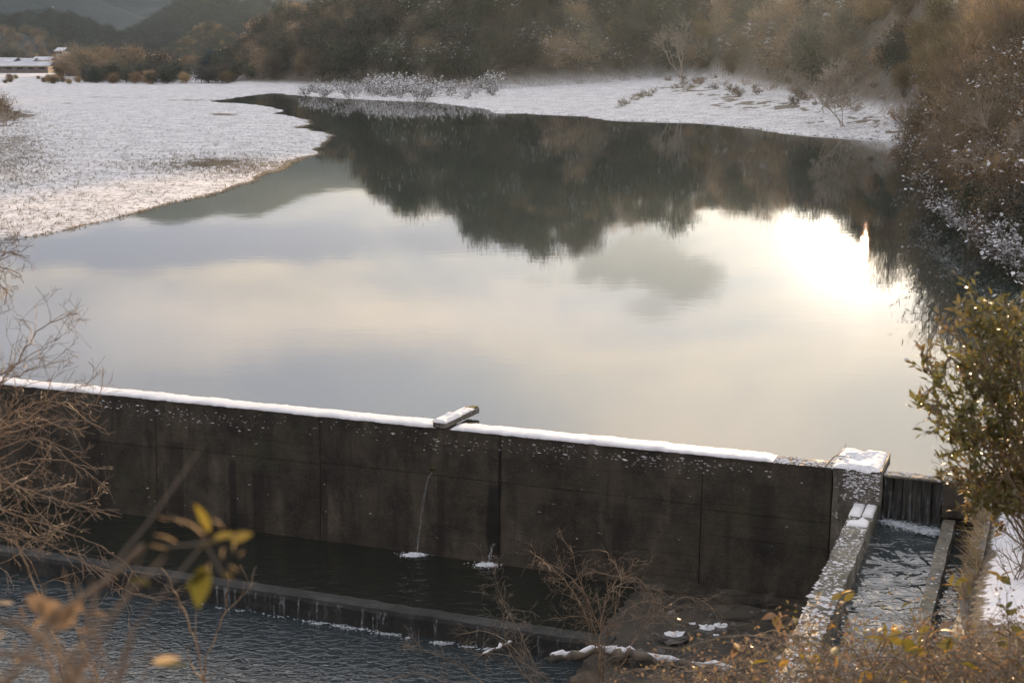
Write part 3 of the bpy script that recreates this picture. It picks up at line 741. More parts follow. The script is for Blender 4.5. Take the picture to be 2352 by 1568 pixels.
jet(497, 541, 492, 558, 'short water trickle at the wet wall joint with a white splash in the pool', .006, 3)
foam('gate_foam', 'white foam churning at the foot of the spillway gate', 'foam', [(tuple(dw(17.3 + .09 * k, .12 + .035 * k, -.70)), .16 + .01 * k, 70 + 8 * k, 90 + k, .8) for k in range(10)])
foam('weir_foam', 'broken line of white foam where water drops off the low weir', 'foam',
     [(tuple(dw(u, 2.80 + .06 * rs(int(u * 9)).rand(), -2.64)), .13, n, int(u * 10), .6) for u, n in [(x, rs(int(x * 50)).randint(0, 34)) for x in np.arange(8.6, 10.4, .14)] + [(x, rs(int(x * 70)).randint(0, 7)) for x in np.arange(6.4, 8.6, .2)] + [(10.9, 90), (10.8, 60), (11.6, 20), (11.3, 24)]])

# ------------------------------------------------------------------ near bank below and beside the camera
bx = np.linspace(-22, 26, 440); by = np.linspace(-12, 23.5, 360)
BX, BY = np.meshgrid(bx, by, indexing='ij')
def bank_z(x, y):
    left = np.interp(y, [-12, 2.5, 12, 14, 24], [4.9, 4.8, -2.2, -2.9, -3.4])
    right = np.interp(y, [-12, 3, 6.5, 9, 12, 15, 17.5, 19.3, 20.5, 24], [4.9, 4.8, 3.4, 2.15, .5, -1.2, -2.0, -2.33, -2.52, -3.0])
    z = left + (right - left) * smooth(x, -.5, 2.2)
    u = (x - DA0[0]) * DU[0] + (y - DA0[1]) * DU[1]; v = (x - DA0[0]) * DV[0] + (y - DA0[1]) * DV[1]
    ap = np.interp(v, [0, 2.6, 3.4, 6], [-2.24, -2.26, -2.36, -2.3]) ; z = np.where((u > 13.3) & (u < 16.9) & (v < 4.0), np.maximum(z, ap), z)
    z = np.where((u > 16.85) & (u < 18.80) & (v < 8.2), -1.7, z)
    rb = np.interp(u, [18.7, 19, 20.5, 24, 30], [-.30, -.28, .1, 1.3, 3.2]) + .10 * np.maximum(v - 2, 0)
    z = np.where(u >= 18.80, np.maximum(z, rb), z)
    z = z + .16 * (fbm(x * .9, y * .9, 4) - .5) * smooth(y, 2, 6)
    return np.where(v < .1, -3.4, z), u, v
BZ, BU, BV = bank_z(BX, BY)
bkm = MT('bank_soil')
ba = bkm.n('ShaderNodeAttribute'); ba.attribute_name = 'cover'; bsp = bkm.n('ShaderNodeSeparateColor'); bkm.l(ba.outputs['Color'], bsp.inputs[0])
f2 = bkm.noise(7, 6, .7); m2 = bkm.noise(1.1, 5, .6)
soil = bkm.mix(bkm.mr(f2, .35, .65), (.105, .078, .05), (.05, .04, .03))
soil = bkm.mix(bkm.mr(m2, .45, .65, 0, .6), soil, (.13, .105, .065))
mud = bkm.mix(bkm.mr(m2, .4, .6), (.062, .052, .040), (.035, .032, .027))
soil = bkm.mix(bsp.outputs[1], soil, mud)
sn = bkm.mr(bkm.ma('ADD', bkm.ma('ADD', bkm.ma('MULTIPLY', m2, .5), bkm.ma('MULTIPLY', f2, .4)), bsp.outputs[0]), .78, .84)
bkm.col(bkm.mix(sn, soil, (.74, .75, .8))).set(Roughness=.85); bkm.bump(f2, .8, .06)
bo = MB().grid(np.stack([BX, BY, BZ], -1)).obj('bank', bkm.m, smooth_=True); tag(bo, kind='structure')
bc = bo.data.color_attributes.new('cover', 'FLOAT_COLOR', 'POINT')
scv = .16 + .34 * smooth(BU, 18.7, 19.2) * (1 - smooth(BV, 5.2, 7.5)) + .10 * (BU < 16.8) * (BV > 3.6)
mudm = ((BU > 13) & (BU < 16.9) & (BV < 3.6)).astype(float)
bc.data.foreach_set('color', np.stack([scv - .2 * mudm, mudm, BZ * 0, BZ * 0 + 1], -1).reshape(-1, 4).astype('f').ravel())

# concrete slab edges showing at the foot of the wall
ap = thing('footing_slab', 'low dark concrete footing slab at the base of the dam beside the pool', 'slab', DA0, DRZ)
block(13.35, 16.75, .05, .55, -3, -2.16, M['dam'], ap, 'slab_block', 8.1, .05, 30, 8, 6)
block(14.0, 16.78, .56, 1.25, -3, -2.22, M['dam'], ap, 'slab_block', 9.1, .05, 26, 8, 6)

# ------------------------------------------------------------------ trees
def make_tree(i, kind):
    r = rs(100 + i); name = {'ever': 'evergreen_tree', 'hazed_cedar': 'hazed_cedar_tree', 'brown': 'winter_tree', 'olive': 'scrub_tree'}[kind]
    root = thing(name, '', 'tree')
    limbs = []
    hgt = {'ever': 6.0, 'hazed_cedar': 6.0, 'brown': 5.6, 'olive': 3.6}[kind]
    limb(r, (0, 0, -.5), (r.randn() * .1, r.randn() * .1, 1), hgt * .72, .13 if kind != 'olive' else .07, 2 if kind in ('ever', 'hazed_cedar') else 3, limbs, .22, (4, 6), .12, .60, .8)
    tb = MB()
    for p_, r_, lv in limbs: tb.tube(p_, r_, 4 if lv > 1 else 3)
    kd = [tb.obj('trunk', M['trunk'] if kind in ('ever', 'hazed_cedar') else M['twig_grey'], root)]
    cb = MB()
    nc = 75 if kind in ('ever', 'hazed_cedar') else 55
    cc = []
    while len(cc) < nc:
        q = r.uniform(-1, 1, 3); rad = np.linalg.norm(q)
        if rad < 1 and rad > .45 * r.rand(): cc.append(q)
    cc = np.array(cc) * np.array([hgt * .36, hgt * .36, hgt * .42]) * (1 + .15 * r.randn(nc, 1)) + np.array([0, 0, hgt * .56])
    m_ = {'ever': 46, 'hazed_cedar': 40, 'brown': 40, 'olive': 40}[kind]
    cs = .10 * hgt * r.uniform(.6, 1.4, nc)
    P = np.repeat(cc, m_, 0) + r.randn(nc * m_, 3) * np.repeat(cs, m_)[:, None] * np.array([1, 1, .7])
    if kind in ('ever', 'hazed_cedar'): v, f = quads(P, r.uniform(.16, .34, len(P)), r, 1.7)
    else:
        dr = P - np.array([0, 0, hgt * .25]); dr /= np.linalg.norm(dr, axis=1)[:, None]
        v, f = quads(P, r.uniform(.25, .7, len(P)), r, 9, dirs=dr + np.array([0, 0, .2]))
    cb.add(v, f)
    if kind == 'olive':
        P2 = np.repeat(cc, 14, 0) + r.randn(nc * 14, 3) * np.repeat(cs, 14)[:, None]
        v, f = quads(P2, r.uniform(.10, .20, len(P2)), r, 1.6); cb.add(v, f)
    kd.append(cb.obj('crown', M[{'ever': 'ever', 'hazed_cedar': 'hazed_cedar', 'brown': 'brown', 'olive': 'olive'}[kind]], root))
    kids[root] = kd
    return root
def with_snow(root, i, hgt, amount):
    r = rs(500 + i)
    nr = dup(root, (0, 0, 0))
    sb = MB(); n = amount
    for k in range(n):
        q = r.uniform(-1, 1, 3); q /= max(1, np.linalg.norm(q)); q[2] = abs(q[2]) * r.choice([1, .8, -.4])
        c = q * np.array([hgt * .38, hgt * .38, hgt * .42]) * r.uniform(.85, 1.05) + np.array([0, 0, hgt * .58])
        m_ = r.randint(3, 9); a = r.uniform(0, 2 * PI); dirv = np.array([math.cos(a), math.sin(a), r.uniform(-.5, .1)])
        P = c + dirv * (np.linspace(-.5, .5, m_) * m_ * .09)[:, None] + r.randn(m_, 3) * .06
        v, f = quads(P, r.uniform(.10, .34, m_), r, 1.6, up=.8); sb.add(v, f)
    kd = [c for c in nr.children]
    s = sb.obj('snow_patches', M['leaf_snow'], nr); s['kind'] = 'stuff'
    kids[nr] = list(nr.children) if len(nr.children) else kd + [s]
    return nr
protos = {k: [make_tree(i + 10 * j, k) for i in range(n)] for j, (k, n) in enumerate((('ever', 5), ('brown', 4), ('olive', 4), ('hazed_cedar', 2)))}
bpy.context.view_layer.update()
snowy = {'ever': [with_snow(p_, i, 6.0, 34) for i, p_ in enumerate(protos['ever'])], 'brown': [with_snow(p_, 20 + i, 5.6, 26) for i, p_ in enumerate(protos['brown'])],
         'olive': [with_snow(p_, 40 + i, 3.6, 22) for i, p_ in enumerate(protos['olive'])]}
LAB = {('ever', 0): 'dark evergreen tree in the dense wood on the hill across the reservoir', ('ever', 1): 'dark evergreen tree flecked with snow on the wooded hill across the reservoir',
       ('brown', 0): 'leafless brown tree in the sunlit wood on the hill across the reservoir', ('brown', 1): 'leafless brown tree flecked with snow on the wooded hill',
       ('olive', 0): 'low olive brown scrub tree on the slope above the snowy far shore', ('olive', 1): 'low scrub tree flecked with snow on the slope above the far shore'}
R = rs(11)
cand = []
for k in range(6000):
    px = R.uniform(180, 1090); t = float(tq(px)); Df, zf = foot(t); Dt, zt = top(t)
    q = R.uniform(0, 1.12); y = Df + (Dt - Df) * q + 1
    if px < 240: continue
    cand.append((px, t * y, y, q))
# keep a minimum spacing that grows with distance
kept = []
for c in cand:
    mind = 2.6 if c[2] < 140 else 3.6
    if c[0] > 935: mind = 2.4
    ok = True
    for d in kept:
        if abs(d[1] - c[1]) < mind and abs(d[2] - c[2]) < mind: ok = False; break
    if ok: kept.append(c)
arr = np.array(kept); zg = land_z(arr[:, 1], arr[:, 2])[0]
order = np.argsort(arr[:, 2] - 60 * (arr[:, 3] > .93) * (arr[:, 2] > 150) - 25 * (arr[:, 3] < .2))
rest = []
def hill_label(kd, sn_, px, q):
    a = {'ever': 'dark evergreen tree', 'brown': 'leafless brown tree', 'olive': 'low olive tree'}[kd] + (' flecked with snow' if sn_ else '')
    b = 'at the foot of' if q < .22 else 'low on' if q < .5 else 'high on' if q < .85 else 'on the crest of'
    c = ('the small left hill' if px < 360 else 'the hill at its left end' if px < 430 else 'the hill above the snowy bushes' if px < 520 else 'the hill above the snow strip' if px < 600
         else 'the hill above the widest snow' if px < 660 else 'the hill near the pale tree' if px < 720 else 'the hill behind the olive grass' if px < 800 else 'the hill behind the grey tree' if px < 910 else 'the right bank')
    return a + ' ' + b + ' ' + c
cnt = 0
def kind_at(px, q, r):
    if px > 900: return 'olive' if r.rand() < .72 else 'brown'
    if px > 690: return r.choice(['brown', 'olive', 'ever'], p=[.45, .42, .13])
    if px > 560: return r.choice(['ever', 'brown', 'olive'], p=[.55, .40, .05])
    if px > 360: return r.choice(['ever', 'brown'], p=[.86, .14])
    return r.choice(['ever', 'brown', 'olive'], p=[.5, .3, .2])
for n_, i in enumerate(order):
    px, x, y, q = arr[i]; kd = kind_at(px, q, R)
    hill_snow = 340 < px < 720 and q < .62
    sn_ = 1 if R.rand() < (.55 if hill_snow and R.rand() < .8 else .25 if px > 720 and q < .5 else .06) else 0
    s = R.uniform(.75, 1.3) * (1.0 if y > 150 else .8)
    if q > .9: s *= R.uniform(.85, 1.35)
    if px > 925: s = R.uniform(.5, .95)
    if n_ < 285:
        src = R.choice(snowy[kd] if sn_ else protos[kd])
        lab = hill_label(kd, sn_, px, q)
        o = dup(src, (x, y, zg[i] - .1), R.uniform(0, 6.28), (s * R.uniform(.9, 1.15), s * R.uniform(.9, 1.15), s), lab, lab.replace('tree', 'trees', 1))
    else: rest.append((x, y, zg[i] - .1, s, ['ever', 'brown', 'olive'].index(kd) * 2 + sn_))
# the remaining trees of the wood: one mass, placed by geometry nodes from the same tree meshes
fc_ = {}
def joined(root):
    mb = MB(); mats = []
    for ch in kids[root]:
        me = ch.data; v = np.zeros(len(me.vertices) * 3, 'f'); me.vertices.foreach_get('co', v); v = v.reshape(-1, 3)
        f = np.zeros(len(me.loops), 'i'); me.loops.foreach_get('vertex_index', f); mb.add(v, f.reshape(-1, 4), len(mats)); mats.append(me.materials[0])
    return bpy.data.objects.new('tree_source', mb.mesh('tree_source', mats))
def forest(name, pts, roots, seed):
    col = bpy.data.collections.new(name + '_source')
    for r_ in roots: col.objects.link(joined(r_))
    me = bpy.data.meshes.new(name); me.from_pydata([p_[:3] for p_ in pts], [], [])
    a = me.attributes.new('size', 'FLOAT', 'POINT'); a.data.foreach_set('value', [p_[3] for p_ in pts])
    o = link(name, me)
    ng = bpy.data.node_groups.new(name, 'GeometryNodeTree')
    ng.interface.new_socket('Geometry', in_out='INPUT', socket_type='NodeSocketGeometry'); ng.interface.new_socket('Geometry', in_out='OUTPUT', socket_type='NodeSocketGeometry')
    n = ng.nodes; gi = n.new('NodeGroupInput'); g_o = n.new('NodeGroupOutput'); ip = n.new('GeometryNodeInstanceOnPoints')
    ci = n.new('GeometryNodeCollectionInfo'); ci.inputs[0].default_value = col; ci.inputs[1].default_value = True; ci.inputs[2].default_value = True
    na = n.new('GeometryNodeInputNamedAttribute'); na.data_type = 'FLOAT'; na.inputs[0].default_value = 'size'
    rv = n.new('FunctionNodeRandomValue'); rv.data_type = 'FLOAT_VECTOR'; rv.inputs[0].default_value = (-.06, -.06, 0); rv.inputs[1].default_value = (.06, .06, 6.28); rv.inputs['Seed'].default_value = seed
    ip.inputs['Pick Instance'].default_value = True
    ng.links.new(gi.outputs[0], ip.inputs['Points']); ng.links.new(ci.outputs[0], ip.inputs['Instance']); ng.links.new(rv.outputs[0], ip.inputs['Rotation']); ng.links.new(na.outputs[0], ip.inputs['Scale'])
    ng.links.new(ip.outputs[0], g_o.inputs[0])
    md = o.modifiers.new('scatter', 'NODES'); md.node_group = ng
    return tag(o, kind='stuff')
for ki, nm in ((0, 'evergreen_wood'), (1, 'evergreen_wood'), (2, 'winter_wood'), (3, 'winter_wood'), (4, 'scrub_wood'), (5, 'scrub_wood')):
    pts = [p_ for p_ in rest if p_[4] == ki]
    if pts: forest(nm, pts, (snowy if ki % 2 else protos)[['ever', 'brown', 'olive'][ki // 2]], ki)
print('trees', n_, 'rest', len(rest))

# woods on the nearer of the far hills, far off masses
def hill_wood(name, seed, n, s0, s1, kd, sd_):
    XX, YY, ZZ = fields[seed]; r = rs(sd_); a, b = XX.shape; pts = []
    while len(pts) < n:
        i = r.uniform(1, a - 2); j = r.uniform(2, b * .80); i0, j0 = int(i), int(j); u, v = i - i0, j - j0
        f = lambda A: (A[i0, j0] * (1 - u) + A[i0 + 1, j0] * u) * (1 - v) + (A[i0, j0 + 1] * (1 - u) + A[i0 + 1, j0 + 1] * u) * v
        if f(ZZ) > .8: pts.append((f(XX), f(YY), f(ZZ) - .4, r.uniform(s0, s1)))
    forest(name, pts, protos[kd], sd_)
hill_wood('hill_wood', 1.7, 2200, .9, 1.6, 'hazed_cedar', 71); hill_wood('hill_wood', 2.2, 500, .7, 1.2, 'olive', 72); hill_wood('hill_wood', 6.4, 500, .6, 1.1, 'brown', 73)
hill_wood('hill_wood', 5.5, 1500, .9, 1.6, 'hazed_cedar', 74); hill_wood('hill_wood', 2.2, 300, .6, 1.0, 'ever', 75)

# low trees and scrub along the far edge of the snow field
R = rs(21)
def far_row(n, x0, x1, yb0, yb1, Y0, Y1, kinds, s0, s1, lab, grp):
    for k in range(n):
        px = R.uniform(x0, x1); yy = R.uniform(Y0, Y1); x = tq(px) * yy
        z = float(land_z(np.array([x]), np.array([yy]))[0][0])
        kd = kinds[R.randint(len(kinds))]; s = R.uniform(s0, s1)
        src = R.choice(protos[kd])
        side = ', left part' if px < x0 + (x1 - x0) / 3 else ', right part' if px > x1 - (x1 - x0) / 3 else ', middle part'
        dup(src, (x, yy, z - .2), R.uniform(0, 6.28), (s * 1.25, s * 1.25, s), lab[kd] + side, grp[kd] + side)
far_row(64, 85, 275, 0, 0, 300, 335, ['ever', 'ever', 'ever', 'olive'], .45, .8, {'ever': 'dark rounded tree in the tree line beyond the snow field', 'olive': 'pale scrubby bush in the tree line beyond the snow field'}, {'ever': 'dark trees beyond the snow field', 'olive': 'bushes beyond the snow field'})
far_row(30, 52, 135, 0, 0, 345, 400, ['olive', 'brown'], .9, 1.5, {'olive': 'golden olive tree in the grove beside the snowy roofs', 'brown': 'bare brown tree in the grove beside the snowy roofs'}, {'olive': 'golden trees beside the roofs', 'brown': 'brown trees beside the roofs'})
far_row(26, -20, 90, 0, 0, 300, 350, ['olive'], .25, .5, {'olive': 'small brown bush in front of the snowy roofs at the far left'}, {'olive': 'bushes before the roofs'})
far_row(24, 120, 270, 0, 0, 350, 420, ['ever', 'brown'], .8, 1.3, {'ever': 'tall dark tree rising behind the far tree line', 'brown': 'bare tree rising behind the far tree line'}, {'ever': 'tall trees behind the tree line', 'brown': 'bare trees behind the tree line'})
# the prototypes themselves are placed behind the skyline as part of the same wood
R = rs(31)
for (st, dct) in ((0, protos), (1, snowy)):
    for kd, lst in dct.items():
        for p_ in lst:
            if kd == 'hazed_cedar':
                yy = 385 + 12 * lst.index(p_); x = float(tq(210 + 16 * lst.index(p_))) * yy; p_.location = (x, yy, float(land_z(np.array([x]), np.array([yy]))[0][0])); p_.scale = (1.2,) * 3
                p_['label'] = 'dark conifer painted haze blue rising behind the far tree line' + (', nearer the water' if lst.index(p_) else ', nearer the roofs'); continue
            px = R.uniform(420, 640); yy = R.uniform(270, 298); x = float(tq(px)) * yy
            p_.location = (x, yy, float(land_z(np.array([x]), np.array([yy]))[0][0]) - .1); lab = hill_label(kd, st, px, (yy - foot(tq(px))[0]) / (top(tq(px))[0] - foot(tq(px))[0]))
            p_['label'] = lab; p_['group'] = lab.replace('tree', 'trees', 1)

# distant buildings at the far left
def house(px0, px1, ytop, ybase, Y, label, roof_t, rows, mat_wall, name='building', cat='building'):
    a = at_y(px0, ybase, Y); b = at_y(px1, ybase, Y); c = at_y(px0, ytop, Y); w_ = b[0] - a[0]; h = c[2] - a[2]
    t = thing(name, label, cat, (a[0], Y, a[2]))
    MB().box(0, w_, 0, 9, -3, h).obj('wall', mat_wall, t)
    G = np.array([[(x, y, z) for y, z in ((-.8, h + .1), (4.5, h + 1.3), (9.8, h + .1))] for x in (-.6, w_ + .6)])
    mb = MB().grid(G); G2 = G.copy(); G2[:, :, 2] -= .25; mb.grid(G2); mb.add(np.vstack([G[:, 0], G2[:, 0]]), [(0, 1, 3, 2)])
    rf = mb.obj('roof', M['roof_snow'], t)
    nwin = max(2, int(w_ / 3)); wins = None
    for i in range(nwin):
        x0 = (i + .25) * w_ / nwin
        o = MB().box(x0, x0 + w_ / nwin * .5, -.06, .05, h * .35, h * .75).obj('window', M['void'], t)
    MB().box(-.6, w_ + .6, -.9, -.81, h - .18, h + .02).obj('eave', M['pale_leaf'], t)
    return t
wall1 = plain('pale_render', (.40, .38, .35), (.30, .29, .27), 1); wall2 = plain('dark_boarding', (.12, .10, .09), (.18, .15, .13), 1)
house(-30, 48, 66, 71, 420, 'long low building with a snowy roof and pale eave in front of the hill', .5, 1, wall2)
house(-20, 12, 61.5, 66, 470, 'snow roofed building farthest left behind the long low building', .5, 1, wall2)
house(14, 31, 62, 66, 475, 'small snow roofed house between its taller neighbours at the far left', .5, 1, wall1)
house(33, 49, 60.5, 66, 480, 'snow roofed house at the right end of the distant roofs', .5, 1, wall1)
house(56, 62.5, 51, 55, 520, 'tiny white house high on the low brown hill', .5, 1, wall1)
house(66, 90, 70.5, 74, 380, 'low snow covered shed in front of the golden grove', .5, 1, wall2)

# snowy bushes along the far water's edge
def make_bush(i, mat, leafy, snow_n, tw='twig_grey', h=1.5, tn=7):
    r = rs(700 + i); root = thing('bush', '', 'bush'); limbs = []
    for k in range(tn):
        a = r.uniform(0, 2 * PI); limb(r, (r.randn() * .12, r.randn() * .12, -.1), (math.cos(a) * .8, math.sin(a) * .8, r.uniform(.5, 1.3)), h * r.uniform(.6, 1.0), .018 * h, 2, limbs, .3, (3, 5), .08, .6, .75)
    sb = MB(); tips = []
    for p_, r_, lv in limbs:
        sb.tube(p_, r_, 3)
        if lv < 2: tips.append(p_)
    kd = [sb.obj('stems', M[tw], root)]; kd[0]['kind'] = 'stuff'
    tp = np.concatenate(tips); fb = MB()
    P = tp[r.randint(len(tp), size=leafy)] + r.randn(leafy, 3) * .07 * h
    v, f = quads(P, r.uniform(.05, .11, leafy) * h, r, 2.2); fb.add(v, f)
    kd.append(fb.obj('foliage', M[mat], root))
    if snow_n:
        hi = tp[np.argsort(-tp[:, 2] + r.randn(len(tp)) * .3 * h)][:snow_n * 2]; P = hi[r.randint(len(hi), size=snow_n)] + r.randn(snow_n, 3) * .05 * h
        v, f = quads(P, r.uniform(.05, .14, snow_n) * h, r, 1.5, up=.9); s = MB().add(v, f).obj('snow_patches', M['leaf_snow'], root); s['kind'] = 'stuff'; kd.append(s)
    kids[root] = kd
    return root
white_b = [make_bush(i, 'ever', 260, 420, h=1.6) for i in range(3)]
brown_b = [make_bush(10 + i, 'bank_leaf', 1500, 60, h=1.5, tn=9) for i in range(5)]
bare_b = [make_bush(20 + i, 'bank_leaf', 260, 24, 'twig', h=1.5, tn=10) for i in range(3)]
bare_c = [make_bush(40 + i, 'bank_leaf', 12, 0, 'bark', h=1.5, tn=6) for i in range(2)]
grass_b = [make_bush(30 + i, 'moss', 700, 0, 'twig', h=.8, tn=9) for i in range(2)]
first = set()
def put(src, x, y, rz, s, lab, grp, dz=0.0, z=None):
    if z is None: z = max(-.05, float(land_z(np.array([x]), np.array([y]))[0][0]))
    loc = (x, y, z + dz)
    if src not in first:
        first.add(src); src.location = loc; src.rotation_euler = (0, 0, rz); src.scale = (s,) * 3; src['label'] = lab; src['group'] = grp; return src
    return dup(src, loc, rz, s, lab, grp)
R = rs(41)
for k in range(34):
    px = R.uniform(300, 500); yy = float(np.interp(px, [300, 392, 432, 500], [97, 100, 101, 103])) - R.uniform(.5, 8) - max(0, px - 430) * .06
    P = at_z(px, yy, .2); put(white_b[R.randint(3)], P[0], P[1], R.uniform(0, 6), R.uniform(.9, 2.0), 'snow laden bush at the far water edge under the dark hill' + (', left end' if px < 350 else ', right end' if px > 445 else ', middle'), 'snowy bushes at the far water edge')
for k in range(90):
    px = R.uniform(660, 915); y0 = float(np.interp(px, [660, 740, 800, 870, 915], [84, 84, 97, 108, 118])); yy = y0 + abs(R.randn()) * 7 * (.4 + .6 * (px > 700))
    P = at_z(px, yy, .9); put((brown_b + bare_b)[R.randint(8)], P[0], P[1], R.uniform(0, 6), R.uniform(.3, .95), 'brown winter bush in the snow of the far shore' + (' left of the pale tree' if px < 683 else ' right of the pale tree' if px < 760 else ' left of the grey tree' if px < 845 else ' right of the grey tree'), 'bushes in the snow of the far shore')
for k in range(22):
    px = R.uniform(618, 730); yy = float(np.interp(px, [618, 650, 730], [104, 95, 88])) + R.randn() * 1.2
    P = at_z(px, yy, .8); put(grass_b[R.randint(2)], P[0], P[1], R.uniform(0, 6), R.uniform(.6, 1.2), 'olive grass clump on the snowy far shore', 'olive grass clumps on the far shore')
# right bank thicket
def thicket_label(px, up):
    a = 'at the water edge' if up < 4 else 'just above the water' if up < 10 else 'well up the slope' if up < 20 else 'high up'
    c = 'of the far tip of the right bank' if px < 945 else 'near the leaning bare tree' if px < 975 else 'below the tall bare tree of the right bank' if px < 1010 else 'on the right bank by the picture edge'
    return 'rust brown bush ' + a + ' ' + c
for k in range(150):
    px = R.uniform(925, 1075); t = float(tq(px)); ys = float(np.interp(px, [914, 919, 928, 940, 956, 975, 989, 1024, 1100], [88, 80, 72, 66, 60, 53, 50, 44, 34]))
    yy = ys + abs(R.randn()) * 16 + .5; x = t * yy
    zz = float(land_z(np.array([x]), np.array([yy]))[0][0])
    snw = R.rand() < .3; s = R.uniform(.6, 1.25)
    put(brown_b[R.randint(5)] if R.rand() < .65 else bare_b[R.randint(3)], x, yy, R.uniform(0, 6), s, thicket_label(px, yy - ys), 'bushes of the right bank thicket', z=zz)
for k in range(16):
    px = R.uniform(938, 1060); ys = float(np.interp(px, [938, 956, 975, 989, 1024, 1060], [67, 60, 53, 50, 44, 40])); yy = ys - R.uniform(-.5, 1.0); x = float(tq(px)) * yy
    put(white_b[R.randint(3)], x, yy, R.uniform(0, 6), R.uniform(.5, 1.0), 'snow laden bush hanging over the water on the right bank', 'snowy bushes over the right bank', z=.2)
# evergreen saplings over the water on the right bank, seen again in the reflection
for k, (px, yy, s) in enumerate(((935, 56, .36), (958, 50, .36), (985, 46, .38), (1010, 43, .40), (1035, 40, .42), (970, 52, .34), (998, 47, .42))):
    x = float(tq(px)) * yy; P = (x + 1.2, yy, .1)
    dup(protos['ever'][k % 5], P, k * 1.3, (s, s, s), 'dark evergreen sapling leaning over the water of the right bank', 'evergreen saplings on the right bank')

# one pale bare tree standing at the back of the snowy beach
def bare_tree(px, py, Yd, h, label, seed, lev=4, mat='twig_grey', r0=.10):
    P = at_y(px, py, Yd); P[2] = land_z(P[:1], P[1:2])[0][0]; t = thing('bare_tree', label, 'tree', P); r = rs(seed); lm = []
    for k in range(3): limb(r, (r.randn() * .2, r.randn() * .2, -.3), (r.randn() * .35, r.randn() * .3, 1), h * .55, r0, lev, lm, .25, (3, 5), .15, .62, .8)
    tr = MB(); br = MB()
    for p_, r_, lv in lm: (tr if lv >= lev - 1 else br).tube(p_, np.maximum(r_, .022 if r0 > .04 else .008), 4 if lv > 2 else 3)
    tr.obj('trunk', M[mat], t); br.obj('crown', M[mat], t); return t
M['pale_twig'] = plain('pale_grey_twig', (.34, .29, .24), (.24, .2, .165), 1.5, .8)
bare_tree(683, 75, 250, 11.5, 'pale leafless tree with spreading branches at the back of the snowy beach', 61, mat='pale_twig', r0=.14)
bare_tree(975, 115, 58, 3.4, 'slender leafless tree leaning out of the right bank thicket', 62, r0=.025)
bare_tree(1014, 120, 50, 4.2, 'tall leafless tree at the right edge above the thicket', 63, mat='pale_twig', r0=.03)
bare_tree(845, 118, 122, 6.0, 'grey leafless tree at the edge of the snow on the far shore', 64, mat='pale_twig', r0=.05)

# stubble and grass tufts in the snow field
R = rs(51)
mb = MB(); cnt = 0
pxs = R.uniform(-30, 335, 60000); pys = 92 + (250 - 92) * R.uniform(0, 1, 60000) ** .7
dens = np.clip(.035 + 1.0 * np.exp(-(((pxs - 235) / 75) ** 2 + ((pys - 166) / 8) ** 2)) + .8 * np.exp(-(((pxs - 5) / 45) ** 2 + ((pys - 150) / 26) ** 2)) + .5 * np.exp(-(((pxs - 15) / 30) ** 2 + ((pys - 114) / 6) ** 2)), 0, 1)
keep = R.rand(60000) < dens; pxs = pxs[keep]; pys = pys[keep]
PT = np.array([at_z(a, b, .1) for a, b in zip(pxs, pys)])
wet_ = inside(PT[:, 0], PT[:, 1], poly); ds_ = dist_line(PT[:, 0], PT[:, 1], shore)
PT = PT[(~wet_) & (ds_ > .15)]; PT[:, 2] = land_z(PT[:, 0], PT[:, 1])[0]
nb = 4
base = np.repeat(PT, nb, 0) + np.c_[R.randn(len(PT) * nb, 2) * .06, np.zeros(len(PT) * nb)]
tip = base + np.c_[R.randn(len(base), 2) * .09, R.uniform(.05, .20, len(base))]
sd_ = np.c_[R.randn(len(base), 2) * .010, np.zeros(len(base))]
v = np.stack([base - sd_, base + sd_, tip], 1).reshape(-1, 3)
mb.add(v, np.arange(len(v)).reshape(-1, 3))
tag(mb.obj('grass', M['stubble']), 'short dry grass poking through the snow field', 'grass', kind='stuff')
# grass fringe on the shore edge
mb = MB(); seg = shore[(shore[:, 0] < 0) & (shore[:, 1] < 150) & (shore[:, 1] > 40)]
for a, b in zip(seg[:-1], seg[1:]):
    n = int(min(500, np.linalg.norm(b - a) * 22))
    if np.linalg.norm(b - a) > 15: continue
    n = max(n, 1); u = R.rand(n, 1); p_ = a + (b - a) * u + R.randn(n, 2) * .12
    base = np.c_[p_, np.full(n, .02)]; tip = base + np.c_[R.randn(n, 2) * .08, R.uniform(.04, .14, n)]; sd_ = np.c_[R.randn(n, 2) * .012, np.zeros(n)]
    v = np.stack([base - sd_, base + sd_, tip], 1).reshape(-1, 3); mb.add(v, np.arange(len(v)).reshape(-1, 3))
tag(mb.obj('shore_grass', M['stubble']), 'fringe of dark grass along the edge of the snow field', 'grass', kind='stuff')
# reeds at the left frame edge of the field
for k in range(7):
    px = R.uniform(-22, 8); py = R.uniform(108, 128); P = at_z(px, py, .2)
    put(bare_b[R.randint(3)], P[0], P[1], R.uniform(0, 6), R.uniform(.9, 1.6), 'brown scrub at the far left edge of the snow field', 'scrub at the left of the snow field')

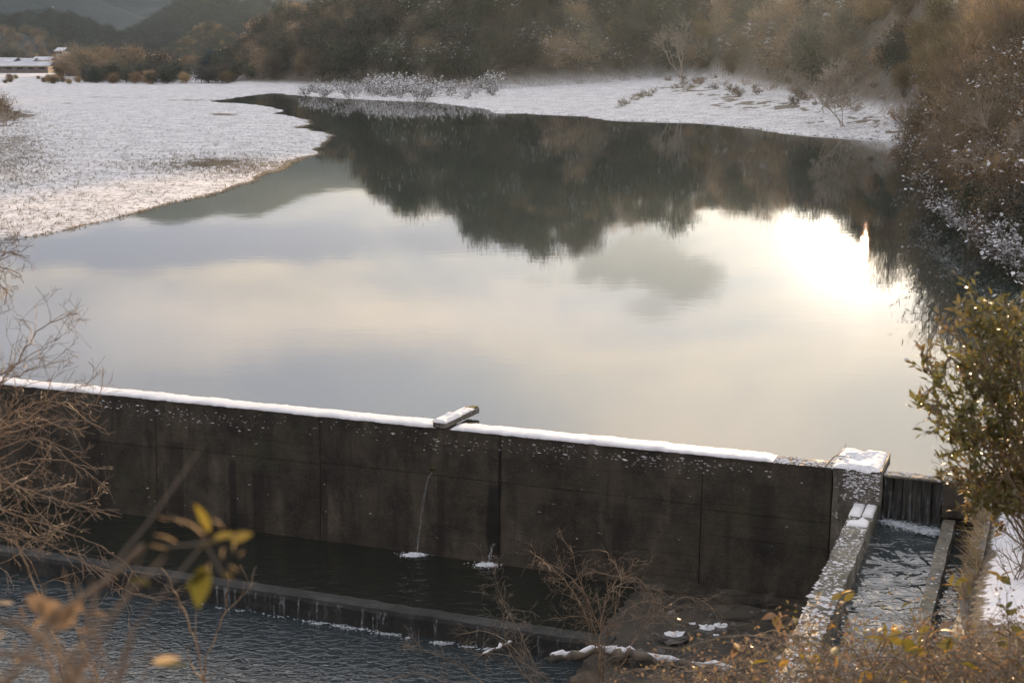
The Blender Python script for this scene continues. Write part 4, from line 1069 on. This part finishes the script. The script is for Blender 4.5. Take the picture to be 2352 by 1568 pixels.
# ------------------------------------------------------------------ logs and stones at the foot of the dam
def log(pts, r, label, seed, snow=True):
    pts = np.array(pts); t = thing('log', label, 'log', pts[0]); rr = rs(seed); q = np.linspace(0, 1, 14)
    P = np.stack([np.interp(q, np.linspace(0, 1, len(pts)), pts[:, i]) for i in range(3)], -1) - pts[0] + rr.randn(14, 3) * r * .3
    MB().tube(P, np.linspace(r, r * .7, 14) * (1 + .15 * rr.randn(14)), 7).obj('wood', M['wood'], t, True)
    if snow:
        mb = MB(); 
        for a, b in ((0, 5), (5, 9), (9, 14)):
            if b - a > 2: mb.tube(P[a:b] + np.array([0, 0, r * .65]), r * .72 * np.abs(np.sin(np.linspace(.25, PI - .25, b - a))) * (1 + .2 * rr.randn(b - a)), 7)
        mb.obj('snow_cover', M['snow'], t, True)
Z0 = -2.28
log([at_z(548, 655, Z0), at_z(575, 655, Z0 + .05), at_z(600, 648, Z0 + .1), at_z(622, 655, Z0)], .07, 'snow covered log lying left of the bare shrub at the stream edge', 1)
log([at_z(612, 648, Z0 + .1), at_z(640, 657, Z0 + .05), at_z(690, 663, Z0), at_z(735, 672, Z0 + .1)], .085, 'long snow covered log lying right of the bare shrub', 2)
log([at_z(482, 655, -2.5), at_z(500, 646, -2.5), at_z(512, 642, -2.5)], .04, 'short snowy branch lying at the left end of the driftwood', 3)
def boulder(px, py, z, s, label, seed):
    P = at_z(px, py, z); t = thing('stone', label, 'stone', P); r = rs(seed)
    A, B = np.meshgrid(np.linspace(0, 2 * PI, 17), np.linspace(-.4, PI / 2, 9), indexing='ij')
    k = s * (.45 + 1.1 * fbm(np.cos(A) * 2.2 + seed, np.sin(A) * 2.2 + B * 1.6, 4)); k[-1] = k[0]
    G = np.stack([k * np.cos(A) * np.cos(B) * 1.4, k * np.sin(A) * np.cos(B), k * np.sin(B) * .7], -1)
    MB().grid(G).obj('rock', M['stone'], t)
    G2 = G[:, 5:].copy() * np.array([1.04, 1.04, 1.0]); G2[:, :, 2] += s * .10; MB().grid(G2).obj('snow_cover', M['snow'], t, True)
_r = rs(88)
for k in range(26):
    px = _r.uniform(640, 790); py = _r.uniform(612, 662) - (px > 740) * 14; P = at_z(px, py, -2.25); t = thing('stone', 'small bare stone on the mud below the dam' + (' near the channel wall' if px > 735 else ' around the snowy stone group' if px > 680 else ' near the lone shrub'), 'stone', P, _r.uniform(0, 6), 'small stones at the foot of the dam'); h_ = _r.uniform(.03, .075)
    v = np.array([(-1.3, -.6, 0), (-.2, -1, 0), (1.2, -.5, 0), (.9, .8, 0), (-.8, .9, 0), (-.6, -.1, .8), (.4, -.3, .9), (.3, .5, .6)]) * h_ + _r.randn(8, 3) * h_ * .2
    MB().add(v, [(0, 1, 5), (1, 6, 5), (1, 2, 6), (2, 3, 7), (2, 7, 6), (3, 4, 7), (4, 5, 7), (4, 0, 5), (5, 6, 7)]).obj('rock', M['stone'], t)
for i, (px, py, s, lab) in enumerate(((707, 632, .13, 'largest snow capped stone of the group at the foot of the dam'), (721, 629, .11, 'snow capped stone at the right end of the stone group'), (693, 625, .06, 'small snowy stone at the left of the stone group'),
                                      (674, 639, .15, 'flat snow covered stone between the logs and the stone group'), (783, 600, .05, 'small pale stone near the channel wall'), (716, 636, .05, 'tiny stone in front of the stone group'))):
    boulder(px, py, -2.22, s, lab, 30 + i)

# ------------------------------------------------------------------ plants of the near bank
def leaf_mesh(name, mat, length, width, curl=.15, n=6, fold=.25):
    s = np.linspace(0, 1, n); wd = width * .5 * np.sin(PI * s ** .8) ** .9; wd[0] = .06 * width; wd[-1] = .02 * width
    G = np.zeros((n, 3, 3)); G[:, :, 0] = (s * length)[:, None]
    G[:, 0, 1] = -wd; G[:, 2, 1] = wd; z = -curl * length * s ** 2; G[:, :, 2] = z[:, None]; G[:, 0, 2] += fold * wd; G[:, 2, 2] += fold * wd
    return MB().grid(G).mesh(name, mat, True)
def place_leaf(me, parent, base, direc, rng, scale=1.0, roll=None, name='leaf'):
    o = bpy.data.objects.new(name, me); C.objects.link(o); o.parent = parent
    d = Vector(direc).normalized(); q = d.to_track_quat('X', 'Z')
    from mathutils import Quaternion
    o.rotation_mode = 'QUATERNION'; o.rotation_quaternion = q @ Quaternion((1, 0, 0), rng.uniform(-1, 1) if roll is None else roll)
    o.location = base; o.scale = (scale,) * 3
    return o
# bare shrub by the stream
def stems_plant(name, label, cat, base, polys, mat, rng, side=3, side_len=.25, r0=.006, sub=True, r_tw=.0025, droop=0.0):
    """polys: list of world polylines with a base radius; each gets procedural side twigs"""
    base = np.array(base, float); t = thing(name, label, cat, base)
    sb = MB(); tb = MB(); tips = []
    for P, r in polys:
        P = np.array(P, float) - base; k = max(8, len(P) * 4)
        ln = np.r_[0, np.cumsum(np.linalg.norm(np.diff(P, axis=0), axis=1))]; q = np.linspace(0, ln[-1], k)
        Q = np.stack([np.interp(q, ln, P[:, i]) for i in range(3)], -1)
        for _ in range(3): Q[1:-1] = Q[1:-1] * .5 + (Q[:-2] + Q[2:]) * .25
        Q[1:] += rng.randn(k - 1, 3) * r * .9
        sb.tube(Q, np.linspace(r, r * .35, k), 5); tips.append(Q[-1])
        for j in range(int(side * ln[-1] / max(side_len * 2, .05))):
            i = rng.randint(1, k - 1); d = Q[i + 1] - Q[i]; d /= np.linalg.norm(d) + 1e-9
            lm = []; limb(rng, Q[i], d + rng.randn(3) * .6 + np.array([0, 0, -droop]), side_len * rng.uniform(.4, 1.3), max(r * .35, r_tw), 2 if sub else 1, lm, .35, (1, 3), .05 - droop, .6, .7, 5)
            for p_, r_, lv in lm: tb.tube(p_, np.maximum(r_, r_tw * .55), 3); tips.append(p_[-1])
    sb.obj('stem', M[mat], t); 
    if tb.n: tb.obj('twigs', M[mat], t)['kind'] = 'stuff'
    return t, tips
R = rs(71)
B0 = at_y(600, 690, 18.8)
def trace(pts, Yd, jit=.0, r=R): return [at_y(x * K, y * K, Yd + (jit * r.randn() if jit else 0)) for x, y in pts]
polys = [(trace(q, 18.8, .12), rr_) for q, rr_ in [
    ([(1385, 1600), (1375, 1500), (1380, 1420), (1400, 1350), (1425, 1320)], .020), ([(1385, 1600), (1370, 1480), (1340, 1400), (1300, 1330), (1240, 1280), (1215, 1260)], .012),
    ([(1385, 1560), (1390, 1460), (1420, 1380), (1430, 1330), (1405, 1280), (1380, 1255), (1360, 1262)], .010), ([(1370, 1500), (1420, 1420), (1470, 1370), (1530, 1390)], .010),
    ([(1375, 1480), (1350, 1380), (1320, 1300), (1310, 1250)], .009), ([(1385, 1600), (1440, 1500), (1490, 1420), (1560, 1370), (1600, 1365), (1640, 1400)], .010), ([(1380, 1450), (1340, 1350), (1280, 1300), (1240, 1290)], .008),
    ([(1400, 1360), (1440, 1330), (1490, 1340), (1510, 1400)], .006), ([(1420, 1325), (1360, 1310), (1320, 1330), (1290, 1360)], .006), ([(1430, 1330), (1450, 1300), (1455, 1285)], .005), ([(1425, 1325), (1470, 1325), (1500, 1370), (1500, 1420)], .006),
    ([(1385, 1440), (1450, 1420), (1520, 1410), (1590, 1430)], .006), ([(1375, 1430), (1330, 1410), (1270, 1420)], .006)]]
stems_plant('bare_shrub', 'leafless tan shrub with arching twigs standing alone at the bottom centre of the stream edge', 'shrub', B0, polys, 'twig', R, 9, .30, droop=.10)
# low tangled shrubs left of it
polys = [(trace(q, 18.0, .25), .009) for q in [
    ([(1250, 1620), (1200, 1500), (1120, 1440), (1040, 1460)]), ([(1200, 1640), (1080, 1540), (1000, 1500), (930, 1480)]), ([(1300, 1640), (1180, 1530), (1150, 1440), (1180, 1390)]), ([(1150, 1650), (1060, 1580), (960, 1540), (880, 1560)]),
    ([(1350, 1650), (1260, 1560), (1180, 1500), (1090, 1500)]), ([(1260, 1640), (1230, 1520), (1150, 1370), (1130, 1300)]), ([(1420, 1660), (1500, 1560), (1560, 1500), (1640, 1480)]), ([(1500, 1660), (1580, 1560), (1600, 1480)])]]
stems_plant('bare_shrub', 'low tangle of dark bare twigs left of the lone tan shrub', 'shrub', at_y(545, 720, 18.0), polys, 'bark', R, 8, .30)
# left shrub reaching into the frame
LP = [([(-60, 960), (0, 880), (60, 800), (95, 745), (130, 735), (185, 718)], .010), ([(-60, 920), (0, 880), (60, 850), (130, 830)], .008), ([(-60, 900), (0, 857), (70, 815), (95, 800), (135, 775)], .008),
      ([(-120, 1080), (-60, 1010), (0, 985), (60, 960), (120, 930), (180, 920), (230, 935)], .016), ([(-60, 1030), (0, 975), (45, 935), (110, 920), (160, 890), (210, 880)], .010), ([(-80, 1110), (40, 1060), (110, 1050), (170, 1060), (240, 1110)], .010),
      ([(-80, 1080), (60, 1120), (140, 1150), (280, 1185)], .008), ([(-100, 1130), (60, 1190), (150, 1220), (230, 1250), (300, 1300), (330, 1340)], .009), ([(-100, 1160), (60, 1220), (150, 1270), (230, 1310), (300, 1365), (330, 1365)], .008),
      ([(-60, 1060), (40, 1010), (90, 1000), (150, 1025), (220, 1080)], .009), ([(-80, 1320), (40, 1280), (60, 1240), (140, 1210)], .007), ([(-60, 1050), (20, 960), (30, 900), (60, 880), (120, 870)], .008), ([(-60, 1000), (30, 940), (90, 950), (150, 990), (200, 980)], .009),
      ([(-90, 1250), (0, 1180), (80, 1130), (150, 1110)], .009), ([(-90, 1200), (20, 1230), (80, 1300), (110, 1400)], .008), ([(-60, 1100), (0, 1050), (50, 1030), (100, 970)], .010), ([(-120, 1000), (0, 1000), (90, 975), (150, 960), (200, 965)], .013),
      ([(-90, 1040), (20, 1100), (90, 1180), (160, 1240)], .008), ([(-90, 1180), (0, 1130), (60, 1090), (120, 1085)], .009), ([(-60, 980), (-10, 910), (20, 860), (25, 800)], .008)]
R = rs(72)
polys = [([at_y(x * K, y * K, 10.5 + .4 * i_ % 2.2 + .1 * R.randn()) for x, y in q], r * .8) for i_, (q, r) in enumerate(LP)]
stems_plant('leafless_shrub', 'big leafless shrub with a tangle of tan twigs reaching in from the left', 'shrub', at_y(-60, 520, 10.5), polys, 'twig', R, 6, .30, r_tw=.0028)
polys = [([at_y(x * K, y * K, 12.5) for x, y in q], .008) for q in ([(-80, 590), (-20, 590), (30, 575), (58, 590)], [(-80, 580), (-10, 610), (40, 620), (52, 650)], [(-80, 570), (0, 560), (40, 555)], [(-80, 600), (-10, 640), (20, 670), (10, 700)])]
stems_plant('hanging_branch', 'fan of fine hanging twigs at the left edge just below the snow field', 'branch', at_y(-80, 256, 12.5), polys, 'twig', R, 12, .22)
# thin stems lower left, nearer
R = rs(73)
polys = [([at_y(x * K, y * K, 6.0) for x, y in q], .005) for q in ([(465, 1640), (465, 1525), (430, 1420), (395, 1340), (370, 1300)], [(465, 1600), (470, 1520), (505, 1440), (520, 1380), (525, 1310)], [(240, 1640), (232, 1560), (190, 1470), (160, 1420)], [(232, 1570), (260, 1540), (285, 1490)], [(465, 1560), (440, 1530), (430, 1500)],
    [(160, 1600), (120, 1450), (80, 1340), (30, 1220)], [(465, 1570), (500, 1540)])]
stems_plant('thin_stems', 'thin bare forked stems rising from the bottom edge left of centre', 'plant', at_y(465 * K, 700, 6.0), polys, 'twig', R, 1, .18, sub=False)

# out of focus twig with yellow leaves close to the lens
R = rs(74); YD = 2.3
def near(x, y, Yd=YD): return at_y(x * K, y * K, Yd)
base = near(250, 1640)
tw = thing('leafy_twig', 'blurred twig with yellow green leaves close to the camera at lower left', 'plant', base)
mb = MB()
for q, r in (([(250, 1640), (300, 1450), (400, 1330), (470, 1245)], .003), ([(150, 1560), (240, 1320), (340, 1200), (460, 1030)], .0035), ([(470, 1245), (520, 1330), (530, 1300)], .002), ([(470, 1245), (430, 1250), (370, 1255)], .002), ([(470, 1245), (560, 1225)], .002)):
    mb.tube(np.array([near(*p_) for p_ in q]) - base, np.linspace(r, r * .5, len(q)), 5)
mb.obj('stem', M['twig_grey'], tw)
lm_y = leaf_mesh('leaf', M['yellow_leaf'], 1.0, .44); lm_p = leaf_mesh('leaf', M['pale_leaf'], 1.0, .4, .3); M['olive_leaf'] = leaf_mat('olive_green_leaf', (.115, .12, .025), (.16, .14, .03), 4.0, .4, .45)
lm_g = leaf_mesh('leaf', M['olive_leaf'], 1.0, .62); lm_d = leaf_mesh('leaf', M['dry_leaf'], 1.0, .5, .4); lm_o = leaf_mesh('leaf', M['orange_leaf'], 1.0, .55)
def px_leaf(me, parent, b, a, base, roll, Yd=YD, tilt=.0, wid=1.0):
    p0 = near(*b, Yd); p1 = near(*a, Yd); d = p1 - p0; l = np.linalg.norm(d); d = d / l + np.array([0, tilt, 0])
    o = place_leaf(me, parent, p0 - base, d, R, l, roll); o.scale = (l, l * wid, l); return o
for me, b, a, roll, wid in ((lm_y, (480, 1222), (452, 1150), 1.3, .75), (lm_y, (490, 1235), (545, 1222), .7, .8), (lm_y, (530, 1240), (578, 1222), .9, 1.1), (lm_p, (470, 1235), (432, 1180), .3, .42), (lm_p, (425, 1205), (396, 1178), .3, .5), (lm_p, (408, 1248), (362, 1212), .4, .5), (lm_p, (385, 1262), (345, 1240), .4, .6),
                       (lm_p, (512, 1212), (492, 1182), .5, .6), (lm_g, (470, 1300), (452, 1392), 1.2, .8), (lm_g, (480, 1310), (425, 1345), 1.0, .7), (lm_p, (545, 1235), (530, 1262), .5, .8), (lm_p, (560, 1262), (548, 1275), .5, .9), (lm_p, (478, 1290), (482, 1330), .4, .5), (lm_y, (535, 1330), (512, 1308), .7, .8),
                       (lm_y, (505, 1240), (450, 1252), .5, .6), (lm_p, (545, 1312), (530, 1290), .6, .9), (lm_p, (350, 1520), (410, 1505), .9, .8), (lm_y, (360, 1528), (430, 1520), .5, .4), (lm_g, (345, 1345), (300, 1325), .7, .8), (lm_y, (342, 1338), (318, 1322), .7, .9), (lm_p, (0, 690), (12, 660), .7, .5), (lm_p, (385, 1195), (365, 1180), .5, .6), (lm_p, (515, 1255), (505, 1280), .5, .7)):
    px_leaf(me, tw, b, a, base, roll, wid=wid)
# dry blurred stems and leaves at bottom left
base = near(20, 1660, 2.0)
dt = thing('dry_plant', 'blurred dry brown stems and curled leaves filling the bottom left corner', 'plant', base); mb = MB()
for k in range(26):
    x0 = R.uniform(-60, 260); y0 = R.uniform(1580, 1660); x1 = x0 + R.randn() * 120 + 20; y1 = y0 - R.uniform(80, 380); Yd = R.uniform(1.8, 3.2)
    m_ = near((x0 + x1) / 2 + R.randn() * 30, (y0 + y1) / 2 + R.randn() * 30, Yd)
    mb.tube(np.array([near(x0, y0, Yd), m_, near(x1, y1, Yd)]) - base, np.array([.0032, .0024, .0014]) * R.uniform(.6, 1.3), 5)
for q in ([(-30, 1415), (60, 1440), (130, 1490), (200, 1560), (260, 1600)], [(-30, 1490), (60, 1510), (110, 1530)], [(0, 1580), (60, 1500), (140, 1400), (250, 1330), (330, 1250)]):
    mb.tube(np.array([near(*p_, 2.2) for p_ in q]) - base, .0042, 5)
mb.obj('stems', M['twig'], dt)['kind'] = 'stuff'
for k in range(34):
    x0 = R.uniform(-20, 230); y0 = R.uniform(1380, 1600); a = R.uniform(0, 2 * PI); l = R.uniform(16, 42)
    px_leaf([lm_d, lm_d, lm_p][R.randint(3)], dt, (x0, y0), (x0 + l * math.cos(a), y0 + l * math.sin(a)), base, R.uniform(-1, 1.3), R.uniform(1.9, 3.0), R.uniform(-.4, .4), R.uniform(.4, .8))
for b, a in (((90, 1380), (160, 1440)), ((110, 1430), (170, 1390)), ((150, 1440), (170, 1380)), ((60, 1370), (120, 1400))): px_leaf(lm_d, dt, b, a, base, .9, 2.2, 0, 1.2)

# evergreen bush at the right edge
R = rs(75)
bb = np.array([4.75, 11.4, bank_z(np.array([4.75]), np.array([11.4]))[0][0] - .1])
eb = thing('evergreen_bush', 'leafy evergreen bush with glossy green and bronze leaves leaning in from the right', 'bush', bb)
lm = []
targets = [(950, 318), (968, 305), (985, 300), (1005, 296), (1022, 300), (940, 345), (1035, 310), (975, 322), (930, 372), (945, 400), (935, 410), (925, 385), (950, 430), (940, 445), (955, 465), (975, 480), (965, 350), (985, 330), (1000, 320), (960, 375), (990, 390), (1010, 400), (985, 430), (1005, 450), (1000, 475), (1015, 350), (1020, 470), (970, 410), (1030, 330), (1040, 400), (1050, 440), (1060, 360), (945, 478), (980, 360),
           (1000, 345), (1020, 420), (995, 410), (965, 440), (1045, 470), (1010, 490)]
stem_b = MB(); tips = []
for (px, py) in targets:
    P = at_y(px, py, R.uniform(9.6, 11.2)) - bb; hub = np.array([.05 * R.randn(), .05 * R.randn(), .9 + .5 * R.rand()])
    mid_ = hub + (P - hub) * .55 + np.array([0, 0, .18]) + R.randn(3) * .06
    Q = np.array([(0, 0, 0), hub * .6, hub, mid_, P]); stem_b.tube(Q, np.array([.022, .018, .014, .008, .004]), 5)
    for j in range(9):
        u = R.uniform(.45, 1); q0 = mid_ + (P - mid_) * (u - .3) / .7 if u > .3 else mid_; l2 = []
        limb(R, q0, (P - mid_) / np.linalg.norm(P - mid_) + R.randn(3) * .7, R.uniform(.12, .32), .004, 1, l2, .3, (2, 4), .1, .6, .7, 4)
        for p_, r_, lv in l2: stem_b.tube(p_, np.maximum(r_, .0016), 3); tips.append(p_)
stem_b.obj('branches', M['bark'], eb)
ev = [leaf_mesh('leaf', M['shrub_leaf'], .075, .028, .12), leaf_mesh('leaf', M['shrub_leaf'], .06, .024, .2), leaf_mesh('leaf', M['yellow_leaf'], .065, .027, .15), leaf_mesh('leaf', M['dry_leaf'], .06, .026, .3)]
allp = [(p_, i) for p_ in tips for i in range(1, len(p_))]
fo_v = []; nleaf = 0
sel = R.permutation(len(allp))
fb = MB(); tmpl = {}
def tmesh(me):
    v = np.zeros(len(me.vertices) * 3, 'f'); me.vertices.foreach_get('co', v); f = np.zeros(len(me.loops), 'i'); me.loops.foreach_get('vertex_index', f); return v.reshape(-1, 3), f.reshape(-1, 4)
for k in range(6200):
    p_, i = allp[sel[k % len(sel)]]; d = p_[i] - p_[i - 1]; d /= np.linalg.norm(d) + 1e-9
    b = p_[i - 1] + (p_[i] - p_[i - 1]) * R.rand(); dr = d + R.randn(3) * .75 + np.array([0, 0, .12])
    me = ev[R.choice(4, p=[.5, .33, .10, .07])]; s = R.uniform(.7, 1.25)
    if k < 300: place_leaf(me, eb, b, dr, R, s)
    else:
        key = me.name
        if key not in tmpl: tmpl[key] = tmesh(me)
        v, f = tmpl[key]; q = Vector(dr).normalized().to_track_quat('X', 'Z').to_matrix(); a = R.uniform(-1, 1)
        rx = np.array([[1, 0, 0], [0, math.cos(a), -math.sin(a)], [0, math.sin(a), math.cos(a)]])
        fb.add((v * s) @ (np.array(q) @ rx).T + b, f, ev.index(me))
fo = fb.obj('foliage', [m.materials[0] for m in ev], eb, True); fo['kind'] = 'stuff'
hi = np.array([p_[-1] for p_ in tips]); hi = hi[R.permutation(len(hi))[:260]] + R.randn(260, 3) * .03
v, f = quads(hi + np.array([0, 0, .02]), R.uniform(.012, .035, 260), R, 1.3, up=.8); so_ = MB().add(v, f).obj('snow_patches', M['leaf_snow'], eb); so_['kind'] = 'stuff'

# bramble thickets along the bottom right
R = rs(76)
def bramble(label, spots, n_stem, n_leaf, big, seed, mat='bark'):
    r = rs(seed); c = spots[0]; z0 = float(bank_z(np.array([c[0]]), np.array([c[1]]))[0][0]); bs = np.array([c[0], c[1], z0])
    t = thing('bramble', label, 'bramble', bs); sb = MB(); pts = []
    for k in range(n_stem):
        sx, sy, w_ = spots[r.randint(len(spots))]; x = sx + r.randn() * w_; y = sy + r.randn() * w_ * .8
        z = float(bank_z(np.array([x]), np.array([y]))[0][0]); a = r.uniform(0, 2 * PI); L_ = r.uniform(.5, 1.5); hh = r.uniform(.12, .42)
        s = np.linspace(0, 1, 9); P = np.stack([x + math.cos(a) * L_ * s, y + math.sin(a) * L_ * s, z - .05 + hh * np.sin(PI * s ** .75) * (1.0 + .3 * r.randn())], -1) + np.cumsum(r.randn(9, 3) * .02, 0)
        sb.tube(P - bs, np.linspace(.006, .002, 9) * r.uniform(.6, 1.3), 4); pts.append(P - bs)
        for j in range(3):
            i = r.randint(2, 8); lm = []; limb(r, P[i] - bs, r.randn(3) + np.array([0, 0, .5]), r.uniform(.1, .35), .0025, 1, lm, .35, (1, 3), .05, .6, .8, 4)
            for p_, r_, lv in lm: sb.tube(p_, np.maximum(r_, .0012), 3); pts.append(p_)
    st_ = sb.obj('stems', M[mat], t); st_['kind'] = 'stuff'
    ap_ = np.concatenate(pts); P = ap_[r.randint(len(ap_), size=n_leaf)] + r.randn(n_leaf, 3) * .03
    v, f = quads(P, r.uniform(.018, .05, n_leaf), r, 1.8); mb = MB().add(v[: len(v) * 3 // 4 // 4 * 4], f[: len(f) * 3 // 4], 0)
    P2 = ap_[r.randint(len(ap_), size=n_leaf // 3)] + r.randn(n_leaf // 3, 3) * .03; v, f = quads(P2, r.uniform(.018, .045, n_leaf // 3), r, 1.6); mb.add(v, f, 1)
    fo = mb.obj('foliage', [M['dry_leaf'], M['shrub_leaf']], t); fo['kind'] = 'stuff'
    up = ap_[np.argsort(-ap_[:, 2] + r.randn(len(ap_)) * .1)][: max(40, big * 6)]
    for k in range(big):
        b = up[r.randint(len(up))]
        for j in range(r.randint(1, 4)): place_leaf([lm_y, lm_o, lm_g, lm_d][r.choice(4, p=[.4, .22, .18, .2])], t, b, r.randn(3) * np.array([1, 1, .5]), r, r.uniform(.06, .12))
    return t, bs
def zspots(lst): return lst
b1, s1 = bramble('brown bramble thicket with yellow leaves in the bottom right corner', [(2.9, 8.8, .5), (3.4, 8.8, .6), (2.5, 9.4, .5), (3.6, 9.6, .5)], 330, 6500, 60, 1)
b2, s2 = bramble('low dry brambles with orange leaves in front of the snowy channel wall end', [(1.9, 10.8, .5), (2.4, 11.2, .5), (1.6, 12, .6), (2.6, 10.4, .4)], 170, 2400, 16, 2)
b3, s3 = bramble('tall tangle of bare bramble stems below the evergreen bush at the right edge', [(3.9, 10.2, .4), (4.2, 11, .5), (4.5, 12.4, .5), (4.4, 13.2, .5)], 300, 4000, 16, 3)
b4, s4 = bramble('low dry thicket spreading along the bottom edge right of centre', [(1.4, 15.5, .6), (2.2, 15.5, .6), (2.0, 17, .5), (2.9, 16.4, .4), (1.2, 17.6, .5)], 190, 2200, 4, 4)
# leaf sprigs that catch the light above the brambles
sp = thing('leaf_sprig', 'sprig of large yellow green leaves standing above the brambles at the lower right', 'plant', near(2000, 1600, 8.6)); sb_ = np.array(sp.location); mb = MB()
for q in ([(2000, 1600), (2010, 1520), (2040, 1460), (2090, 1450)], [(2010, 1540), (1985, 1490)], [(2200, 1600), (2230, 1480), (2215, 1380), (2222, 1330)], [(2000, 1600), (1985, 1560)], [(2300, 1600), (2320, 1460), (2310, 1390)]): mb.tube(np.array([near(*p_, 8.6) for p_ in q]) - sb_, .004, 4)
mb.obj('stem', M['twig'], sp)
for me, b, a in ((lm_y, (2030, 1468), (1985, 1460)), (lm_y, (2030, 1468), (2000, 1500)), (lm_y, (2040, 1465), (2075, 1448)), (lm_y, (2045, 1468), (2085, 1480)), (lm_g, (2040, 1470), (2060, 1505)), (lm_o, (1985, 1540), (1968, 1575)), (lm_o, (1988, 1540), (2005, 1560)), (lm_y, (2225, 1335), (2200, 1325)), (lm_y, (2225, 1340), (2230, 1368)), (lm_y, (2310, 1395), (2330, 1380)),
                 (lm_y, (2308, 1395), (2290, 1385)), (lm_y, (2310, 1395), (2318, 1415)), (lm_g, (2070, 1470), (2110, 1500)), (lm_y, (2110, 1450), (2140, 1440)), (lm_y, (1870, 1500), (1885, 1520)), (lm_o, (1790, 1530), (1815, 1515)), (lm_o, (1800, 1530), (1790, 1550)), (lm_y, (1835, 1500), (1850, 1515))):
    px_leaf(me, sp, b, a, sb_, R.uniform(.5, 1.3), 8.6, R.uniform(-.3, .3), 1.0)
# dry grass on the bank wall and twigs in the snow of the right bank
R = rs(77)
gt = thing('dry_grass', 'straw coloured dry grass hanging along the low bank wall', 'grass', dw(18.76, .5, -.22)); gb = np.array(gt.location); mb = MB()
for k in range(900):
    v_ = R.uniform(.1, 4.5) ** 1.0; b = dw(R.uniform(18.66, 18.86), v_, -.22) - gb; l = R.uniform(.06, .22); d = R.randn(3) * .6 + np.array([0, 0, .5]) - DU * .5
    tip = b + d * l; sd_ = R.randn(3) * .006; mb.add([b - sd_, b + sd_, tip], [(0, 1, 2)])
o = mb.obj('blades', M['straw'], gt); o['kind'] = 'stuff'
for k in range(9):
    P = dw(19.2 + 1.2 * R.rand(), R.uniform(.3, 4.6), 0); z = float(bank_z(P[:1], P[1:2])[0][0]); put(bare_c[R.randint(2)], P[0], P[1], R.uniform(0, 6), R.uniform(.35, .6), 'small leafless twiggy bush in the snow of the right abutment bank', 'twiggy bushes on the right abutment bank', z=z)
for k in range(5):
    P = dw(16.2 + .3 * R.uniform(-1, 1), R.uniform(3.0, 5.5), 0); z = float(bank_z(P[:1], P[1:2])[0][0]); put(bare_c[R.randint(2)], P[0], P[1], R.uniform(0, 6), R.uniform(.15, .28), 'small bare bush at the foot of the mossy channel wall', 'bare bushes along the mossy channel wall', z=z)

# ------------------------------------------------------------------ haze
hz = MB().box(-7000, 7000, -260, 4300, -6, 260)
hm = bpy.data.materials.new('haze'); hm.use_nodes = True; hm.node_tree.nodes.clear()
pv = hm.node_tree.nodes.new('ShaderNodeVolumePrincipled'); oo = hm.node_tree.nodes.new('ShaderNodeOutputMaterial'); hm.node_tree.links.new(pv.outputs[0], oo.inputs['Volume'])
pv.inputs['Color'].default_value = (.60, .80, 1.0, 1); pv.inputs['Density'].default_value = .000072; pv.inputs['Anisotropy'].default_value = .70
tag(hz.obj('haze', hm), kind='stuff')
